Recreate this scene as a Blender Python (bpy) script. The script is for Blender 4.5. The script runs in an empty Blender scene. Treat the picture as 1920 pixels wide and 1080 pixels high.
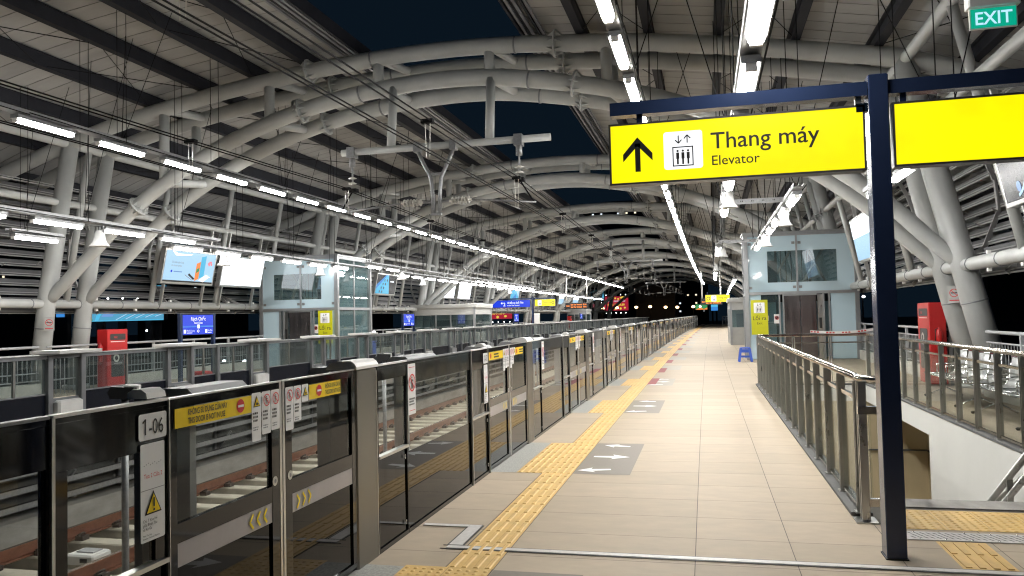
import bpy, math, random
from mathutils import Vector, Matrix
random.seed(7)
S = bpy.context.scene
COL = S.collection
PI = math.pi

# ------------------------------------------------------------------ camera
F_PX = 1480.0
yaw = math.atan(358 / F_PX); pitch = math.atan(56 / F_PX); roll = 0.023
Fv = Vector((-math.sin(yaw) * math.cos(pitch), math.cos(yaw) * math.cos(pitch), math.sin(pitch)))
Rv = Fv.cross(Vector((0, 0, 1))).normalized(); Uv = Rv.cross(Fv)
R2 = Rv * math.cos(roll) - Uv * math.sin(roll); U2 = Rv * math.sin(roll) + Uv * math.cos(roll)
cd = bpy.data.cameras.new('camera'); cam = bpy.data.objects.new('camera', cd); COL.objects.link(cam)
M = Matrix((R2, U2, -Fv)).transposed().to_4x4(); M.translation = Vector((0, 0, 1.65)); cam.matrix_world = M
cd.sensor_fit = 'HORIZONTAL'; cd.sensor_width = 36.0; cd.lens = 36.0 * F_PX / 1920.0
cd.clip_start = 0.05; cd.clip_end = 3000
S.camera = cam

# ------------------------------------------------------------------ world: clear night sky over the city
w = bpy.data.worlds.new('World'); S.world = w; w.use_nodes = True
bg = w.node_tree.nodes['Background']; bg.inputs[0].default_value = (0.0024, 0.0056, 0.0100, 1); bg.inputs[1].default_value = 1.0
S.view_settings.view_transform = 'Standard'; S.view_settings.look = 'None'
S.view_settings.exposure = 0.36; S.view_settings.gamma = 1.0
S.render.engine = 'CYCLES'
cy = S.cycles
cy.use_denoising = True
try:
    cy.denoiser = 'OPENIMAGEDENOISE'
except Exception:
    pass
cy.use_light_tree = True; cy.max_bounces = 8; cy.diffuse_bounces = 4; cy.glossy_bounces = 4
cy.transparent_max_bounces = 40; cy.transmission_bounces = 4; cy.sample_clamp_indirect = 6.0
cy.filter_width = 1.15; cy.caustics_reflective = False; cy.caustics_refractive = False

TUBE = 100.0      # radiance of the lamp tubes

# ------------------------------------------------------------------ materials
MATS = {}
def nm(name):
    m = bpy.data.materials.new(name); m.use_nodes = True; MATS[name] = m
    nt = m.node_tree; return m, nt, nt.nodes['Principled BSDF']
def mat(name, col, rough=0.5, metal=0.0, var=0.12, scale=6.0, bump=0.0, bscale=60.0, stretch=(1, 1, 1), spec=None, rvar=0.0, coat=0.0, island=0.0):
    m, nt, p = nm(name)
    N = nt.nodes; L = nt.links
    tc = N.new('ShaderNodeTexCoord'); mp = N.new('ShaderNodeMapping'); mp.inputs['Scale'].default_value = stretch
    L.new(tc.outputs['Object'], mp.inputs[0])
    nz = N.new('ShaderNodeTexNoise'); nz.inputs['Scale'].default_value = scale; nz.inputs['Detail'].default_value = 6; nz.inputs['Roughness'].default_value = 0.62
    L.new(mp.outputs[0], nz.inputs['Vector'])
    cr = N.new('ShaderNodeMapRange'); cr.inputs[1].default_value = 0.3; cr.inputs[2].default_value = 0.7
    cr.inputs[3].default_value = 1 - var; cr.inputs[4].default_value = 1 + var
    L.new(nz.outputs[0], cr.inputs[0])
    fac = cr.outputs[0]
    if island:
        g = N.new('ShaderNodeNewGeometry'); r2 = N.new('ShaderNodeMapRange'); r2.inputs[3].default_value = 1 - island; r2.inputs[4].default_value = 1 + island
        L.new(g.outputs['Random Per Island'], r2.inputs[0])
        mu = N.new('ShaderNodeMath'); mu.operation = 'MULTIPLY'; L.new(fac, mu.inputs[0]); L.new(r2.outputs[0], mu.inputs[1]); fac = mu.outputs[0]
    vm = N.new('ShaderNodeVectorMath'); vm.operation = 'SCALE'; vm.inputs[0].default_value = col[:3]
    L.new(fac, vm.inputs['Scale']); L.new(vm.outputs[0], p.inputs['Base Color'])
    p.inputs['Roughness'].default_value = rough; p.inputs['Metallic'].default_value = metal
    if rvar:
        rr = N.new('ShaderNodeMapRange'); rr.inputs[1].default_value = 0.3; rr.inputs[2].default_value = 0.7
        rr.inputs[3].default_value = max(0.03, rough - rvar); rr.inputs[4].default_value = rough + rvar
        L.new(nz.outputs[0], rr.inputs[0]); L.new(rr.outputs[0], p.inputs['Roughness'])
    if spec is not None: p.inputs['Specular IOR Level'].default_value = spec
    if coat: p.inputs['Coat Weight'].default_value = coat
    if bump:
        n2 = N.new('ShaderNodeTexNoise'); n2.inputs['Scale'].default_value = bscale; n2.inputs['Detail'].default_value = 4
        L.new(mp.outputs[0], n2.inputs['Vector'])
        b = N.new('ShaderNodeBump'); b.inputs['Strength'].default_value = bump; b.inputs['Distance'].default_value = 0.01
        L.new(n2.outputs[0], b.inputs['Height']); L.new(b.outputs[0], p.inputs['Normal'])
    return m
def emit(name, col, strength, base=(0.02, 0.02, 0.02)):
    m, nt, p = nm(name)
    p.inputs['Base Color'].default_value = (*base, 1); p.inputs['Emission Color'].default_value = (*col, 1)
    p.inputs['Emission Strength'].default_value = strength; p.inputs['Roughness'].default_value = 0.25
    return m
def glass(name, tint=(0.93, 0.96, 0.95), haze=0.0, hazecol=(0.6, 0.7, 0.7), rough=0.02, ior=1.5, boost=0.0):
    m = bpy.data.materials.new(name); m.use_nodes = True; MATS[name] = m
    nt = m.node_tree; N = nt.nodes; L = nt.links
    for n in list(N): N.remove(n)
    out = N.new('ShaderNodeOutputMaterial'); tr = N.new('ShaderNodeBsdfTransparent'); tr.inputs[0].default_value = (*tint, 1)
    gl = N.new('ShaderNodeBsdfGlossy'); gl.inputs['Roughness'].default_value = rough; gl.inputs[0].default_value = (1, 1, 1, 1)
    # Schlick reflection, once per pane (front face only), so a thin pane never traps light
    lw = N.new('ShaderNodeLayerWeight'); lw.inputs['Blend'].default_value = 0.5
    pw = N.new('ShaderNodeMath'); pw.operation = 'POWER'; pw.inputs[1].default_value = 5.0; L.new(lw.outputs['Facing'], pw.inputs[0])
    ma = N.new('ShaderNodeMath'); ma.operation = 'MULTIPLY_ADD'; ma.inputs[1].default_value = 0.90; ma.inputs[2].default_value = 0.035 + boost; L.new(pw.outputs[0], ma.inputs[0])
    ge = N.new('ShaderNodeNewGeometry'); iv = N.new('ShaderNodeMath'); iv.operation = 'SUBTRACT'; iv.inputs[0].default_value = 1.0; L.new(ge.outputs['Backfacing'], iv.inputs[1])
    fm = N.new('ShaderNodeMath'); fm.operation = 'MULTIPLY'; L.new(ma.outputs[0], fm.inputs[0]); L.new(iv.outputs[0], fm.inputs[1])
    fac = fm.outputs[0]
    base = tr.outputs[0]
    if haze:
        df = N.new('ShaderNodeBsdfDiffuse'); df.inputs[0].default_value = (*hazecol, 1)
        mx0 = N.new('ShaderNodeMixShader'); mx0.inputs[0].default_value = haze
        L.new(base, mx0.inputs[1]); L.new(df.outputs[0], mx0.inputs[2]); base = mx0.outputs[0]
    mx = N.new('ShaderNodeMixShader'); L.new(fac, mx.inputs[0]); L.new(base, mx.inputs[1]); L.new(gl.outputs[0], mx.inputs[2])
    L.new(mx.outputs[0], out.inputs[0])
    return m

mat('steel_paint', (0.42, 0.43, 0.42), 0.42, var=0.10, scale=1.6, stretch=(1, 1, .5), bump=0.04, bscale=25)
mat('deck', (0.335, 0.335, 0.33), 0.6, var=0.12, scale=1.2, stretch=(0.4, 1.5, 1), island=0.10)
mat('deck_seam', (0.2, 0.195, 0.185), 0.6, var=0.1)
mat('purlin', (0.020, 0.021, 0.027), 0.6, var=0.15, scale=3, spec=0.2)
mat('gutter', (0.20, 0.20, 0.22), 0.4, metal=0.3, var=0.12, scale=3)
mat('louvre', (0.12, 0.12, 0.125), 0.5, var=0.15, scale=2)
mat('louvre_rail', (0.38, 0.38, 0.375), 0.5, var=0.1, scale=3)
mat('galv', (0.31, 0.315, 0.32), 0.42, metal=0.55, var=0.18, scale=22, rvar=0.1)
mat('stainless', (0.48, 0.475, 0.45), 0.30, metal=1.0, var=0.03, scale=6, stretch=(3, 3, 0.6), rvar=0.04)
mat('post_steel', (0.20, 0.195, 0.18), 0.34, metal=0.9, var=0.05, scale=5, stretch=(3, 3, 0.5), rvar=0.05)
mat('stainless_rail', (0.62, 0.58, 0.52), 0.2, metal=1.0, var=0.08, scale=5, rvar=0.05)
mat('joint_metal', (0.58, 0.56, 0.53), 0.5, metal=0.15, var=0.1, scale=30)
mat('alu', (0.62, 0.62, 0.60), 0.33, metal=0.85, var=0.06, scale=8)
mat('grey_frame', (0.23, 0.235, 0.245), 0.4, metal=0.3, var=0.1, scale=5)
mat('cap_white', (0.80, 0.79, 0.76), 0.35, var=0.06, scale=6)
mat('hood', (0.36, 0.365, 0.37), 0.42, var=0.1, scale=6)
mat('black_gloss', (0.006, 0.006, 0.007), 0.06, var=0.1, spec=0.5)
mat('black_panel', (0.008, 0.010, 0.018), 0.25, var=0.2)
mat('rubber', (0.012, 0.012, 0.013), 0.6)
mat('band_grey', (0.40, 0.385, 0.40), 0.35, metal=0.2, var=0.04)
mat('sticker_white', (0.88, 0.88, 0.88), 0.35, var=0.02)
mat('sticker_yellow', (0.92, 0.66, 0.005), 0.35, var=0.04)
mat('ink', (0.02, 0.02, 0.02), 0.5)
mat('ink_grey', (0.25, 0.25, 0.27), 0.5)
mat('ink_red', (0.62, 0.025, 0.03), 0.4)
mat('ink_white', (0.85, 0.85, 0.85), 0.4)
mat('yellow_mark', (0.92, 0.72, 0.01), 0.4)
mat('tile', (0.455, 0.378, 0.285), 0.58, var=0.085, scale=4.5, stretch=(0.8, 1.5, 1), island=0.06, rvar=0.08, bump=0.01, bscale=40, spec=0.12)
mat('grout', (0.13, 0.115, 0.095), 0.8)
mat('granite', (0.34, 0.34, 0.31), 0.55, var=0.38, scale=55, rvar=0.1)
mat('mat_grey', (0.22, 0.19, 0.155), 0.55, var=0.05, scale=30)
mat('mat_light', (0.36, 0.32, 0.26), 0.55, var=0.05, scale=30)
mat('tactile', (0.66, 0.43, 0.14), 0.5, var=0.12, scale=7, bump=0.05, bscale=90, island=0.06)
mat('red_mark', (0.26, 0.03, 0.035), 0.55, var=0.1)
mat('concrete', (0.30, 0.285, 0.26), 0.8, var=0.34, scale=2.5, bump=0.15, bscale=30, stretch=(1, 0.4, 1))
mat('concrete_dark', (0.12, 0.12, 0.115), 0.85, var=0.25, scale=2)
mat('kerb_white', (0.55, 0.53, 0.48), 0.7, var=0.08, scale=3)
mat('sleeper', (0.50, 0.46, 0.37), 0.8, var=0.15, scale=5, bump=0.1)
mat('rail_rust', (0.20, 0.075, 0.04), 0.6, var=0.25, scale=8, metal=0.2)
mat('rail_top', (0.45, 0.36, 0.30), 0.25, metal=0.9, var=0.1)
mat('clip', (0.05, 0.035, 0.03), 0.6)
mat('stair_white', (0.66, 0.65, 0.61), 0.6, var=0.03, scale=1.5)
mat('stair_brown', (0.52, 0.43, 0.27), 0.6, var=0.06, scale=1.5)
mat('stair_tread', (0.33, 0.31, 0.28), 0.6, var=0.1, scale=8)
mat('blue_post', (0.021, 0.034, 0.080), 0.16, var=0.06, scale=4, spec=0.6, rvar=0.04)
mat('sign_frame', (0.05, 0.05, 0.06), 0.35)
mat('red_paint', (0.42, 0.015, 0.015), 0.35, var=0.08, scale=3)
mat('blue_plastic', (0.035, 0.10, 0.50), 0.4, var=0.06)
mat('elev_steel', (0.22, 0.20, 0.20), 0.22, metal=0.9, var=0.15, scale=1.5, stretch=(6, 6, 0.5), rvar=0.06)
mat('elev_frame', (0.36, 0.37, 0.38), 0.35, metal=0.6, var=0.06)
mat('lime', (0.50, 0.50, 0.004), 0.4, var=0.03)
mat('machine', (0.015, 0.017, 0.022), 0.5)
mat('booth_wall', (0.40, 0.40, 0.385), 0.5, var=0.05)
mat('fence_grey', (0.36, 0.37, 0.38), 0.45, var=0.06)
mat('wire', (0.012, 0.012, 0.013), 0.7, spec=0.1)
mat('insulator', (0.62, 0.60, 0.55), 0.25, var=0.05)
mat('speaker', (0.48, 0.48, 0.47), 0.4, var=0.04)
mat('chrome', (0.75, 0.75, 0.75), 0.12, metal=1.0, var=0.03)
mat('perf_steel', (0.4, 0.4, 0.4), 0.42, metal=0.8, var=0.1, scale=30)
mat('night_ground', (0.02, 0.022, 0.024), 0.9, var=0.4, scale=0.05)
mat('night_building', (0.015, 0.016, 0.02), 0.8)
mat('green_sign', (0.0, 0.30, 0.16), 0.4)
mat('tape_red', (0.6, 0.05, 0.05), 0.5)
emit('tube', (1.0, 0.985, 0.955), TUBE)
m_ = emit('yellow_light', (1.0, 0.86, 0.0), 1.0)
nt_ = m_.node_tree; tc_ = nt_.nodes.new('ShaderNodeTexCoord'); nz_ = nt_.nodes.new('ShaderNodeTexNoise'); nz_.inputs['Scale'].default_value = 2.2; nz_.inputs['Detail'].default_value = 3
mr_ = nt_.nodes.new('ShaderNodeMapRange'); mr_.inputs[1].default_value = .3; mr_.inputs[2].default_value = .7; mr_.inputs[3].default_value = .84; mr_.inputs[4].default_value = 1.02
nt_.links.new(tc_.outputs['Object'], nz_.inputs['Vector']); nt_.links.new(nz_.outputs[0], mr_.inputs[0]); nt_.links.new(mr_.outputs[0], nt_.nodes['Principled BSDF'].inputs['Emission Strength'])
emit('white_light', (0.9, 0.95, 1.0), 1.0)
emit('screen_white', (0.88, 0.94, 1.0), 1.7)
emit('screen_blue', (0.38, 0.60, 0.80), 0.95)
emit('screen_blue2', (0.04, 0.22, 0.60), 0.9)
emit('screen_cyan', (0.08, 0.45, 0.70), 0.9)
emit('screen_dark', (0.01, 0.012, 0.016), 0.9)
emit('screen_teal', (0.06, 0.22, 0.34), 1.3)
emit('screen_green', (0.05, 0.30, 0.10), 0.8)
emit('screen_orange', (0.85, 0.25, 0.06), 0.9)
emit('screen_red', (0.30, 0.012, 0.03), 1.0)
emit('screen_gold', (0.60, 0.45, 0.06), 1.0)
emit('screen_pink', (0.85, 0.25, 0.3), 0.9)
emit('screen_lilac', (0.16, 0.30, 0.60), 0.9)
emit('sign_blue', (0.0, 0.035, 0.62), 1.0)
emit('sign_white', (0.85, 0.9, 1.0), 1.0)
emit('exit_green', (0.0, 0.30, 0.19), 1.0)
emit('exit_text', (0.42, 0.70, 0.98), 1.0)
emit('led_orange', (1.0, 0.25, 0.03), 1.6)
emit('window_warm', (1.0, 0.85, 0.6), 1.1)
emit('window_cool', (0.8, 0.9, 1.0), 0.9)
emit('street_glow', (1.0, 0.62, 0.28), 9.0)
emit('flood', (0.9, 0.97, 1.0), 9.0)
glass('glass_clear', (0.93, 0.95, 0.94), rough=0.01)
glass('glass_gate', (0.93, 0.945, 0.93), rough=0.012)
glass('glass_far', (0.66, 0.71, 0.71), haze=0.10, hazecol=(0.35, 0.42, 0.42), boost=0.03)
glass('glass_low', (0.06, 0.056, 0.05), rough=0.02)
glass('glass_elev', (0.72, 0.80, 0.80), haze=0.06, hazecol=(0.45, 0.6, 0.62), boost=0.13)
glass('glass_frost', (0.3, 0.38, 0.4), haze=0.88, hazecol=(0.58, 0.75, 0.84), rough=0.05, boost=0.06)
glass('glass_screen', (0.9, 0.9, 0.9))

# ------------------------------------------------------------------ geometry helpers
KB = 0.000125
def bend(x, y): return x + KB * max(0.0, y) ** 2
def head(y): return -math.atan(2 * KB * max(0.0, y))

class MB:
    def __init__(s): s.v = []; s.f = []; s.m = []; s.s = []; s.mats = []
    def mi(s, mt):
        if mt not in s.mats: s.mats.append(mt)
        return s.mats.index(mt)
    def face(s, idx, mt, smooth=False): s.f.append(tuple(idx)); s.m.append(s.mi(mt)); s.s.append(smooth)
    def quad(s, a, b, c, d, mt):
        n = len(s.v); s.v += [tuple(a), tuple(b), tuple(c), tuple(d)]; s.face((n, n + 1, n + 2, n + 3), mt)
    def poly(s, pts, mt):
        n = len(s.v); s.v += [tuple(p) for p in pts]; s.face(range(n, n + len(pts)), mt)
    def box(s, x0, x1, y0, y1, z0, z1, mt, skew=None):
        if x0 > x1: x0, x1 = x1, x0
        if y0 > y1: y0, y1 = y1, y0
        if z0 > z1: z0, z1 = z1, z0
        n = len(s.v)
        for z in (z0, z1):
            for (x, y) in ((x0, y0), (x1, y0), (x1, y1), (x0, y1)):
                s.v.append((x + (skew(z) if skew else 0), y, z))
        for q in ((3, 2, 1, 0), (4, 5, 6, 7), (0, 1, 5, 4), (1, 2, 6, 5), (2, 3, 7, 6), (3, 0, 4, 7)):
            s.face([n + i for i in q], mt)
        return s
    def bevbox(s, x0, x1, y0, y1, z0, z1, b, mt):
        # box with chamfered vertical edges and top
        pts = [(x0 + b, y0), (x1 - b, y0), (x1, y0 + b), (x1, y1 - b), (x1 - b, y1), (x0 + b, y1), (x0, y1 - b), (x0, y0 + b)]
        cx, cy_ = (x0 + x1) / 2, (y0 + y1) / 2
        rings = [(z0, 0), (z1 - b, 0), (z1, b)]
        n = len(s.v)
        for z, ins in rings:
            for (x, y) in pts:
                s.v.append((x - math.copysign(min(ins, abs(x - cx)), x - cx), y - math.copysign(min(ins, abs(y - cy_)), y - cy_), z))
        for r in range(2):
            for i in range(8):
                j = (i + 1) % 8; s.face((n + r * 8 + i, n + r * 8 + j, n + r * 8 + 8 + j, n + r * 8 + 8 + i), mt)
        s.face([n + 16 + i for i in range(8)], mt); s.face([n + 7 - i for i in range(8)], mt)
        return s
    def tube(s, pts, r, mt, n=10, caps=True, closed=False):
        pts = [Vector(p) for p in pts]
        rs = r if isinstance(r, (list, tuple)) else [r] * len(pts)
        t0 = (pts[1] - pts[0]).normalized()
        up = Vector((0, 0, 1)) if abs(t0.z) < 0.9 else Vector((1, 0, 0))
        a = t0.cross(up).normalized(); b0 = len(s.v); prev = None
        for i, p in enumerate(pts):
            if i == 0: t = pts[1] - pts[0]
            elif i == len(pts) - 1: t = pts[-1] - pts[-2]
            else: t = (pts[i + 1] - pts[i]).normalized() + (pts[i] - pts[i - 1]).normalized()
            t.normalize(); a = (a - t * a.dot(t)).normalized(); b = t.cross(a)
            for k in range(n):
                an = 2 * PI * k / n
                s.v.append(tuple(p + (a * math.cos(an) + b * math.sin(an)) * rs[i]))
        for i in range(len(pts) - 1):
            for k in range(n):
                k2 = (k + 1) % n
                s.face((b0 + i * n + k, b0 + i * n + k2, b0 + (i + 1) * n + k2, b0 + (i + 1) * n + k), mt, n > 4)
        if caps:
            s.face([b0 + n - 1 - k for k in range(n)], mt); e = b0 + (len(pts) - 1) * n; s.face([e + k for k in range(n)], mt)
        return s
    def bar(s, a, b, wx, wz, mt):  # rectangular bar between two points
        a = Vector(a); b = Vector(b); t = (b - a).normalized()
        up = Vector((0, 0, 1)) if abs(t.z) < 0.95 else Vector((0, 1, 0))
        u = t.cross(up).normalized() * wx / 2; v = u.normalized().cross(t) * wz / 2
        n = len(s.v)
        for p in (a, b):
            for (i, j) in ((-1, -1), (1, -1), (1, 1), (-1, 1)): s.v.append(tuple(p + u * i + v * j))
        for q in ((3, 2, 1, 0), (4, 5, 6, 7), (0, 1, 5, 4), (1, 2, 6, 5), (2, 3, 7, 6), (3, 0, 4, 7)): s.face([n + i for i in q], mt)
        return s
    def extr_y(s, prof, y0, y1, mt, smooth=False, caps=True):  # profile list of (x,z) closed, extruded along y
        n = len(s.v); k = len(prof)
        for y in (y0, y1):
            for (x, z) in prof: s.v.append((x, y, z))
        for i in range(k):
            j = (i + 1) % k; s.face((n + i, n + j, n + k + j, n + k + i), mt, smooth)
        if caps: s.face([n + i for i in range(k - 1, -1, -1)], mt); s.face([n + k + i for i in range(k)], mt)
        return s
    def extr_x(s, prof, x0, x1, mt, smooth=False):  # profile (y,z)
        n = len(s.v); k = len(prof)
        for x in (x0, x1):
            for (y, z) in prof: s.v.append((x, y, z))
        for i in range(k):
            j = (i + 1) % k; s.face((n + i, n + k + i, n + k + j, n + j), mt, smooth)
        s.face([n + i for i in range(k)], mt); s.face([n + k + i for i in range(k - 1, -1, -1)], mt)
        return s
    def sphere(s, c, r, mt, n=12, m=8, sz=1.0):
        b = len(s.v); c = Vector(c)
        for i in range(m + 1):
            th = PI * i / m
            for k in range(n):
                ph = 2 * PI * k / n
                s.v.append((c.x + r * math.sin(th) * math.cos(ph), c.y + r * math.sin(th) * math.sin(ph), c.z + r * sz * math.cos(th)))
        for i in range(m):
            for k in range(n):
                k2 = (k + 1) % n; s.face((b + i * n + k, b + (i + 1) * n + k, b + (i + 1) * n + k2, b + i * n + k2), mt, True)
        return s
    def lathe(s, prof, mt, c=(0, 0, 0), n=16, sx=1, sy=1):
        b = len(s.v)
        for (r, z) in prof:
            for k in range(n):
                a = 2 * PI * k / n; s.v.append((c[0] + r * sx * math.cos(a), c[1] + r * sy * math.sin(a), c[2] + z))
        for i in range(len(prof) - 1):
            for k in range(n):
                k2 = (k + 1) % n; s.face((b + i * n + k, b + i * n + k2, b + (i + 1) * n + k2, b + (i + 1) * n + k), mt, True)
        return s
    def mesh(s, name):
        me = bpy.data.meshes.new(name); me.from_pydata(s.v, [], s.f)
        for t in s.mats: me.materials.append(MATS[t])
        me.polygons.foreach_set('material_index', s.m); me.polygons.foreach_set('use_smooth', s.s); me.update()
        return me
    def build(s, name, parent=None, loc=None, rz=0):
        return link(s.mesh(name), name, parent, loc, rz)

def link(me, name, parent=None, loc=None, rz=0):
    o = bpy.data.objects.new(name, me); COL.objects.link(o)
    if parent: o.parent = parent
    if loc: o.location = loc
    if rz: o.rotation_euler = (0, 0, rz)
    return o
LABELS = {}
def tag(o, label=None, cat=None, group=None, kind=None):
    if label:
        nwd = len(label.split())
        if not 4 <= nwd <= 16: print('LABEL LEN', nwd, label)
        o['label'] = label
        LABELS.setdefault(label, []).append(o.name)
    if cat: o['category'] = cat
    if group: o['group'] = group
    if kind: o['kind'] = kind
    return o
def thing(name, label, cat, loc=(0, 0, 0), rz=0, group=None):
    o = bpy.data.objects.new(name, None); COL.objects.link(o); o.location = loc; o.rotation_euler = (0, 0, rz); o.empty_display_size = 0.2
    return tag(o, label, cat, group)
def at(x, y, z=0): return (bend(x, y), y, z)
def copy_tree(o, loc, rz=0, label=None, group=None):
    c = o.copy(); COL.objects.link(c); c.location = loc; c.rotation_euler = (0, 0, rz)
    for k in o.children:
        d = k.copy(); COL.objects.link(d); d.parent = c
        for j in k.children:
            e = j.copy(); COL.objects.link(e); e.parent = d
    tag(c, label, None, group)
    return c
UNITS = 'zeroth first second third fourth fifth sixth seventh eighth ninth tenth eleventh twelfth thirteenth fourteenth fifteenth sixteenth seventeenth eighteenth nineteenth'.split()
TENS = {2: ('twenty', 'twentieth'), 3: ('thirty', 'thirtieth'), 4: ('forty', 'fortieth'), 5: ('fifty', 'fiftieth'), 6: ('sixty', 'sixtieth'), 7: ('seventy', 'seventieth')}
def nth(n):
    if n < 20: return UNITS[n]
    t, u = divmod(n, 10)
    return TENS[t][1] if u == 0 else TENS[t][0] + '-' + UNITS[u]

# flat graphics laid on a surface: origin o, axes u (right), v (up), n = u x v (towards the viewer)
TXT = {}
def text_data(body, size, align='LEFT', bold=0.0):
    key = (body, round(size, 4), align, bold)
    if key in TXT: return TXT[key]
    c = bpy.data.curves.new('t', 'FONT'); c.body = body; c.size = size; c.align_x = align; c.resolution_u = 3; c.offset = bold
    o = bpy.data.objects.new('t', c); COL.objects.link(o)
    dg = bpy.context.evaluated_depsgraph_get(); dg.update()
    me = bpy.data.meshes.new_from_object(o.evaluated_get(dg))
    r = ([v.co.copy() for v in me.vertices], [tuple(p.vertices) for p in me.polygons])
    bpy.data.objects.remove(o); bpy.data.curves.remove(c); bpy.data.meshes.remove(me)
    TXT[key] = r
    return r
class G:
    def __init__(s, o, u, v, mb=None, d=0.002):
        s.o = Vector(o); s.u = Vector(u).normalized(); s.v = Vector(v).normalized(); s.n = s.u.cross(s.v); s.mb = mb or MB(); s.d = d
    def P(s, x, y, l): return s.o + s.u * x + s.v * y + s.n * (s.d * l)
    def poly(s, pts, mt, l=1): s.mb.poly([s.P(x, y, l) for x, y in pts], mt); return s
    def rect(s, x0, y0, x1, y1, mt, l=1): return s.poly([(x0, y0), (x1, y0), (x1, y1), (x0, y1)], mt, l)
    def rrect(s, x0, y0, x1, y1, r, mt, l=1):
        pts = []
        for cx, cy_, a0 in ((x1 - r, y0 + r, -90), (x1 - r, y1 - r, 0), (x0 + r, y1 - r, 90), (x0 + r, y0 + r, 180)):
            for k in range(5): a = math.radians(a0 + 22.5 * k); pts.append((cx + r * math.cos(a), cy_ + r * math.sin(a)))
        return s.poly(pts, mt, l)
    def disc(s, cx, cy_, r, mt, l=1, n=24, sx=1): return s.poly([(cx + sx * r * math.cos(2 * PI * k / n), cy_ + r * math.sin(2 * PI * k / n)) for k in range(n)], mt, l)
    def ring(s, cx, cy_, r, w_, mt, l=1, n=24, sx=1):
        for k in range(n):
            a, b = 2 * PI * k / n, 2 * PI * (k + 1) / n
            s.poly([(cx + sx * r * math.cos(a), cy_ + r * math.sin(a)), (cx + sx * r * math.cos(b), cy_ + r * math.sin(b)),
                    (cx + sx * (r - w_) * math.cos(b), cy_ + (r - w_) * math.sin(b)), (cx + sx * (r - w_) * math.cos(a), cy_ + (r - w_) * math.sin(a))], mt, l)
        return s
    def line(s, x0, y0, x1, y1, w_, mt, l=1):
        d = Vector((x1 - x0, y1 - y0)); d.normalize(); px, py = -d.y * w_ / 2, d.x * w_ / 2
        return s.poly([(x0 - px, y0 - py), (x1 - px, y1 - py), (x1 + px, y1 + py), (x0 + px, y0 + py)], mt, l)
    def text(s, body, x, y, size, mt, l=2, align='LEFT', bold=0.0, sx=1.0):
        vs, fs = text_data(body, size, align, bold); n = len(s.mb.v)
        for v in vs: s.mb.v.append(tuple(s.P(x + v.x * sx, y + v.y, l)))
        for f in fs: s.mb.face([n + i for i in f], mt)
        return s
    def build(s, name, parent=None): return s.mb.build(name, parent)

def lift_icon(g, x, y, h, l=2, ink='ink'):   # elevator pictogram: box with three people, arrows above; (x,y) lower left, h height
    w_ = h * 0.62; t = h * 0.035; bh = h * 0.6
    for a in ((x, y, x + w_, y + t), (x, y + bh - t, x + w_, y + bh), (x, y, x + t, y + bh), (x + w_ - t, y, x + w_, y + bh)): g.rect(*a, ink, l)
    for k in range(3):
        cx = x + w_ * (0.25 + 0.25 * k); g.disc(cx, y + bh * 0.78, h * 0.035, ink, l, 10)
        g.rect(cx - h * 0.045, y + bh * 0.38, cx + h * 0.045, y + bh * 0.70, ink, l); g.rect(cx - h * 0.028, y + bh * 0.1, cx + h * 0.028, y + bh * 0.38, ink, l)
    for cx, sg in ((x + w_ * 0.3, -1), (x + w_ * 0.72, 1)):
        c = y + h * 0.82; q = h * 0.12
        g.line(cx, c - q, cx, c + q, t, ink, l)
        g.line(cx, c + sg * q, cx - q * .8, c + sg * q * 0.1, t, ink, l); g.line(cx, c + sg * q, cx + q * .8, c + sg * q * 0.1, t, ink, l)
def man_icon(g, cx, cy_, h, ink='ink', l=2):
    g.disc(cx, cy_ + h * .4, h * .1, ink, l, 8); g.rect(cx - h * .1, cy_ - h * .08, cx + h * .1, cy_ + h * .27, ink, l)
    g.line(cx - h * .05, cy_ - h * .05, cx - h * .16, cy_ - h * .5, h * .09, ink, l); g.line(cx + h * .05, cy_ - h * .05, cx + h * .16, cy_ - h * .5, h * .09, ink, l)
    g.line(cx - h * .08, cy_ + h * .22, cx - h * .26, cy_ - h * .05, h * .07, ink, l); g.line(cx + h * .08, cy_ + h * .22, cx + h * .28, cy_ + h * .1, h * .07, ink, l)
def prohibit(g, cx, cy_, r, l=2, sx=1):
    g.ring(cx, cy_, r, r * .17, 'ink_red', l + 1, 20, sx); g.line(cx - r * .66 * sx, cy_ + r * .66, cx + r * .66 * sx, cy_ - r * .66, r * .15, 'ink_red', l + 1)
def small_text(g, x0, x1, ytop, n, lh, ink='ink_grey', l=2):
    rnd = random.Random(int(x0 * 1000) + n)
    for k in range(n):
        y = ytop - k * lh; x = x0; e = x0 + (x1 - x0) * rnd.uniform(.6, 1)
        while x < e:
            q = min(e, x + rnd.uniform(.006, .013)); g.rect(x, y - lh * .55, q, y, ink, l); x = q + .004

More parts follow.
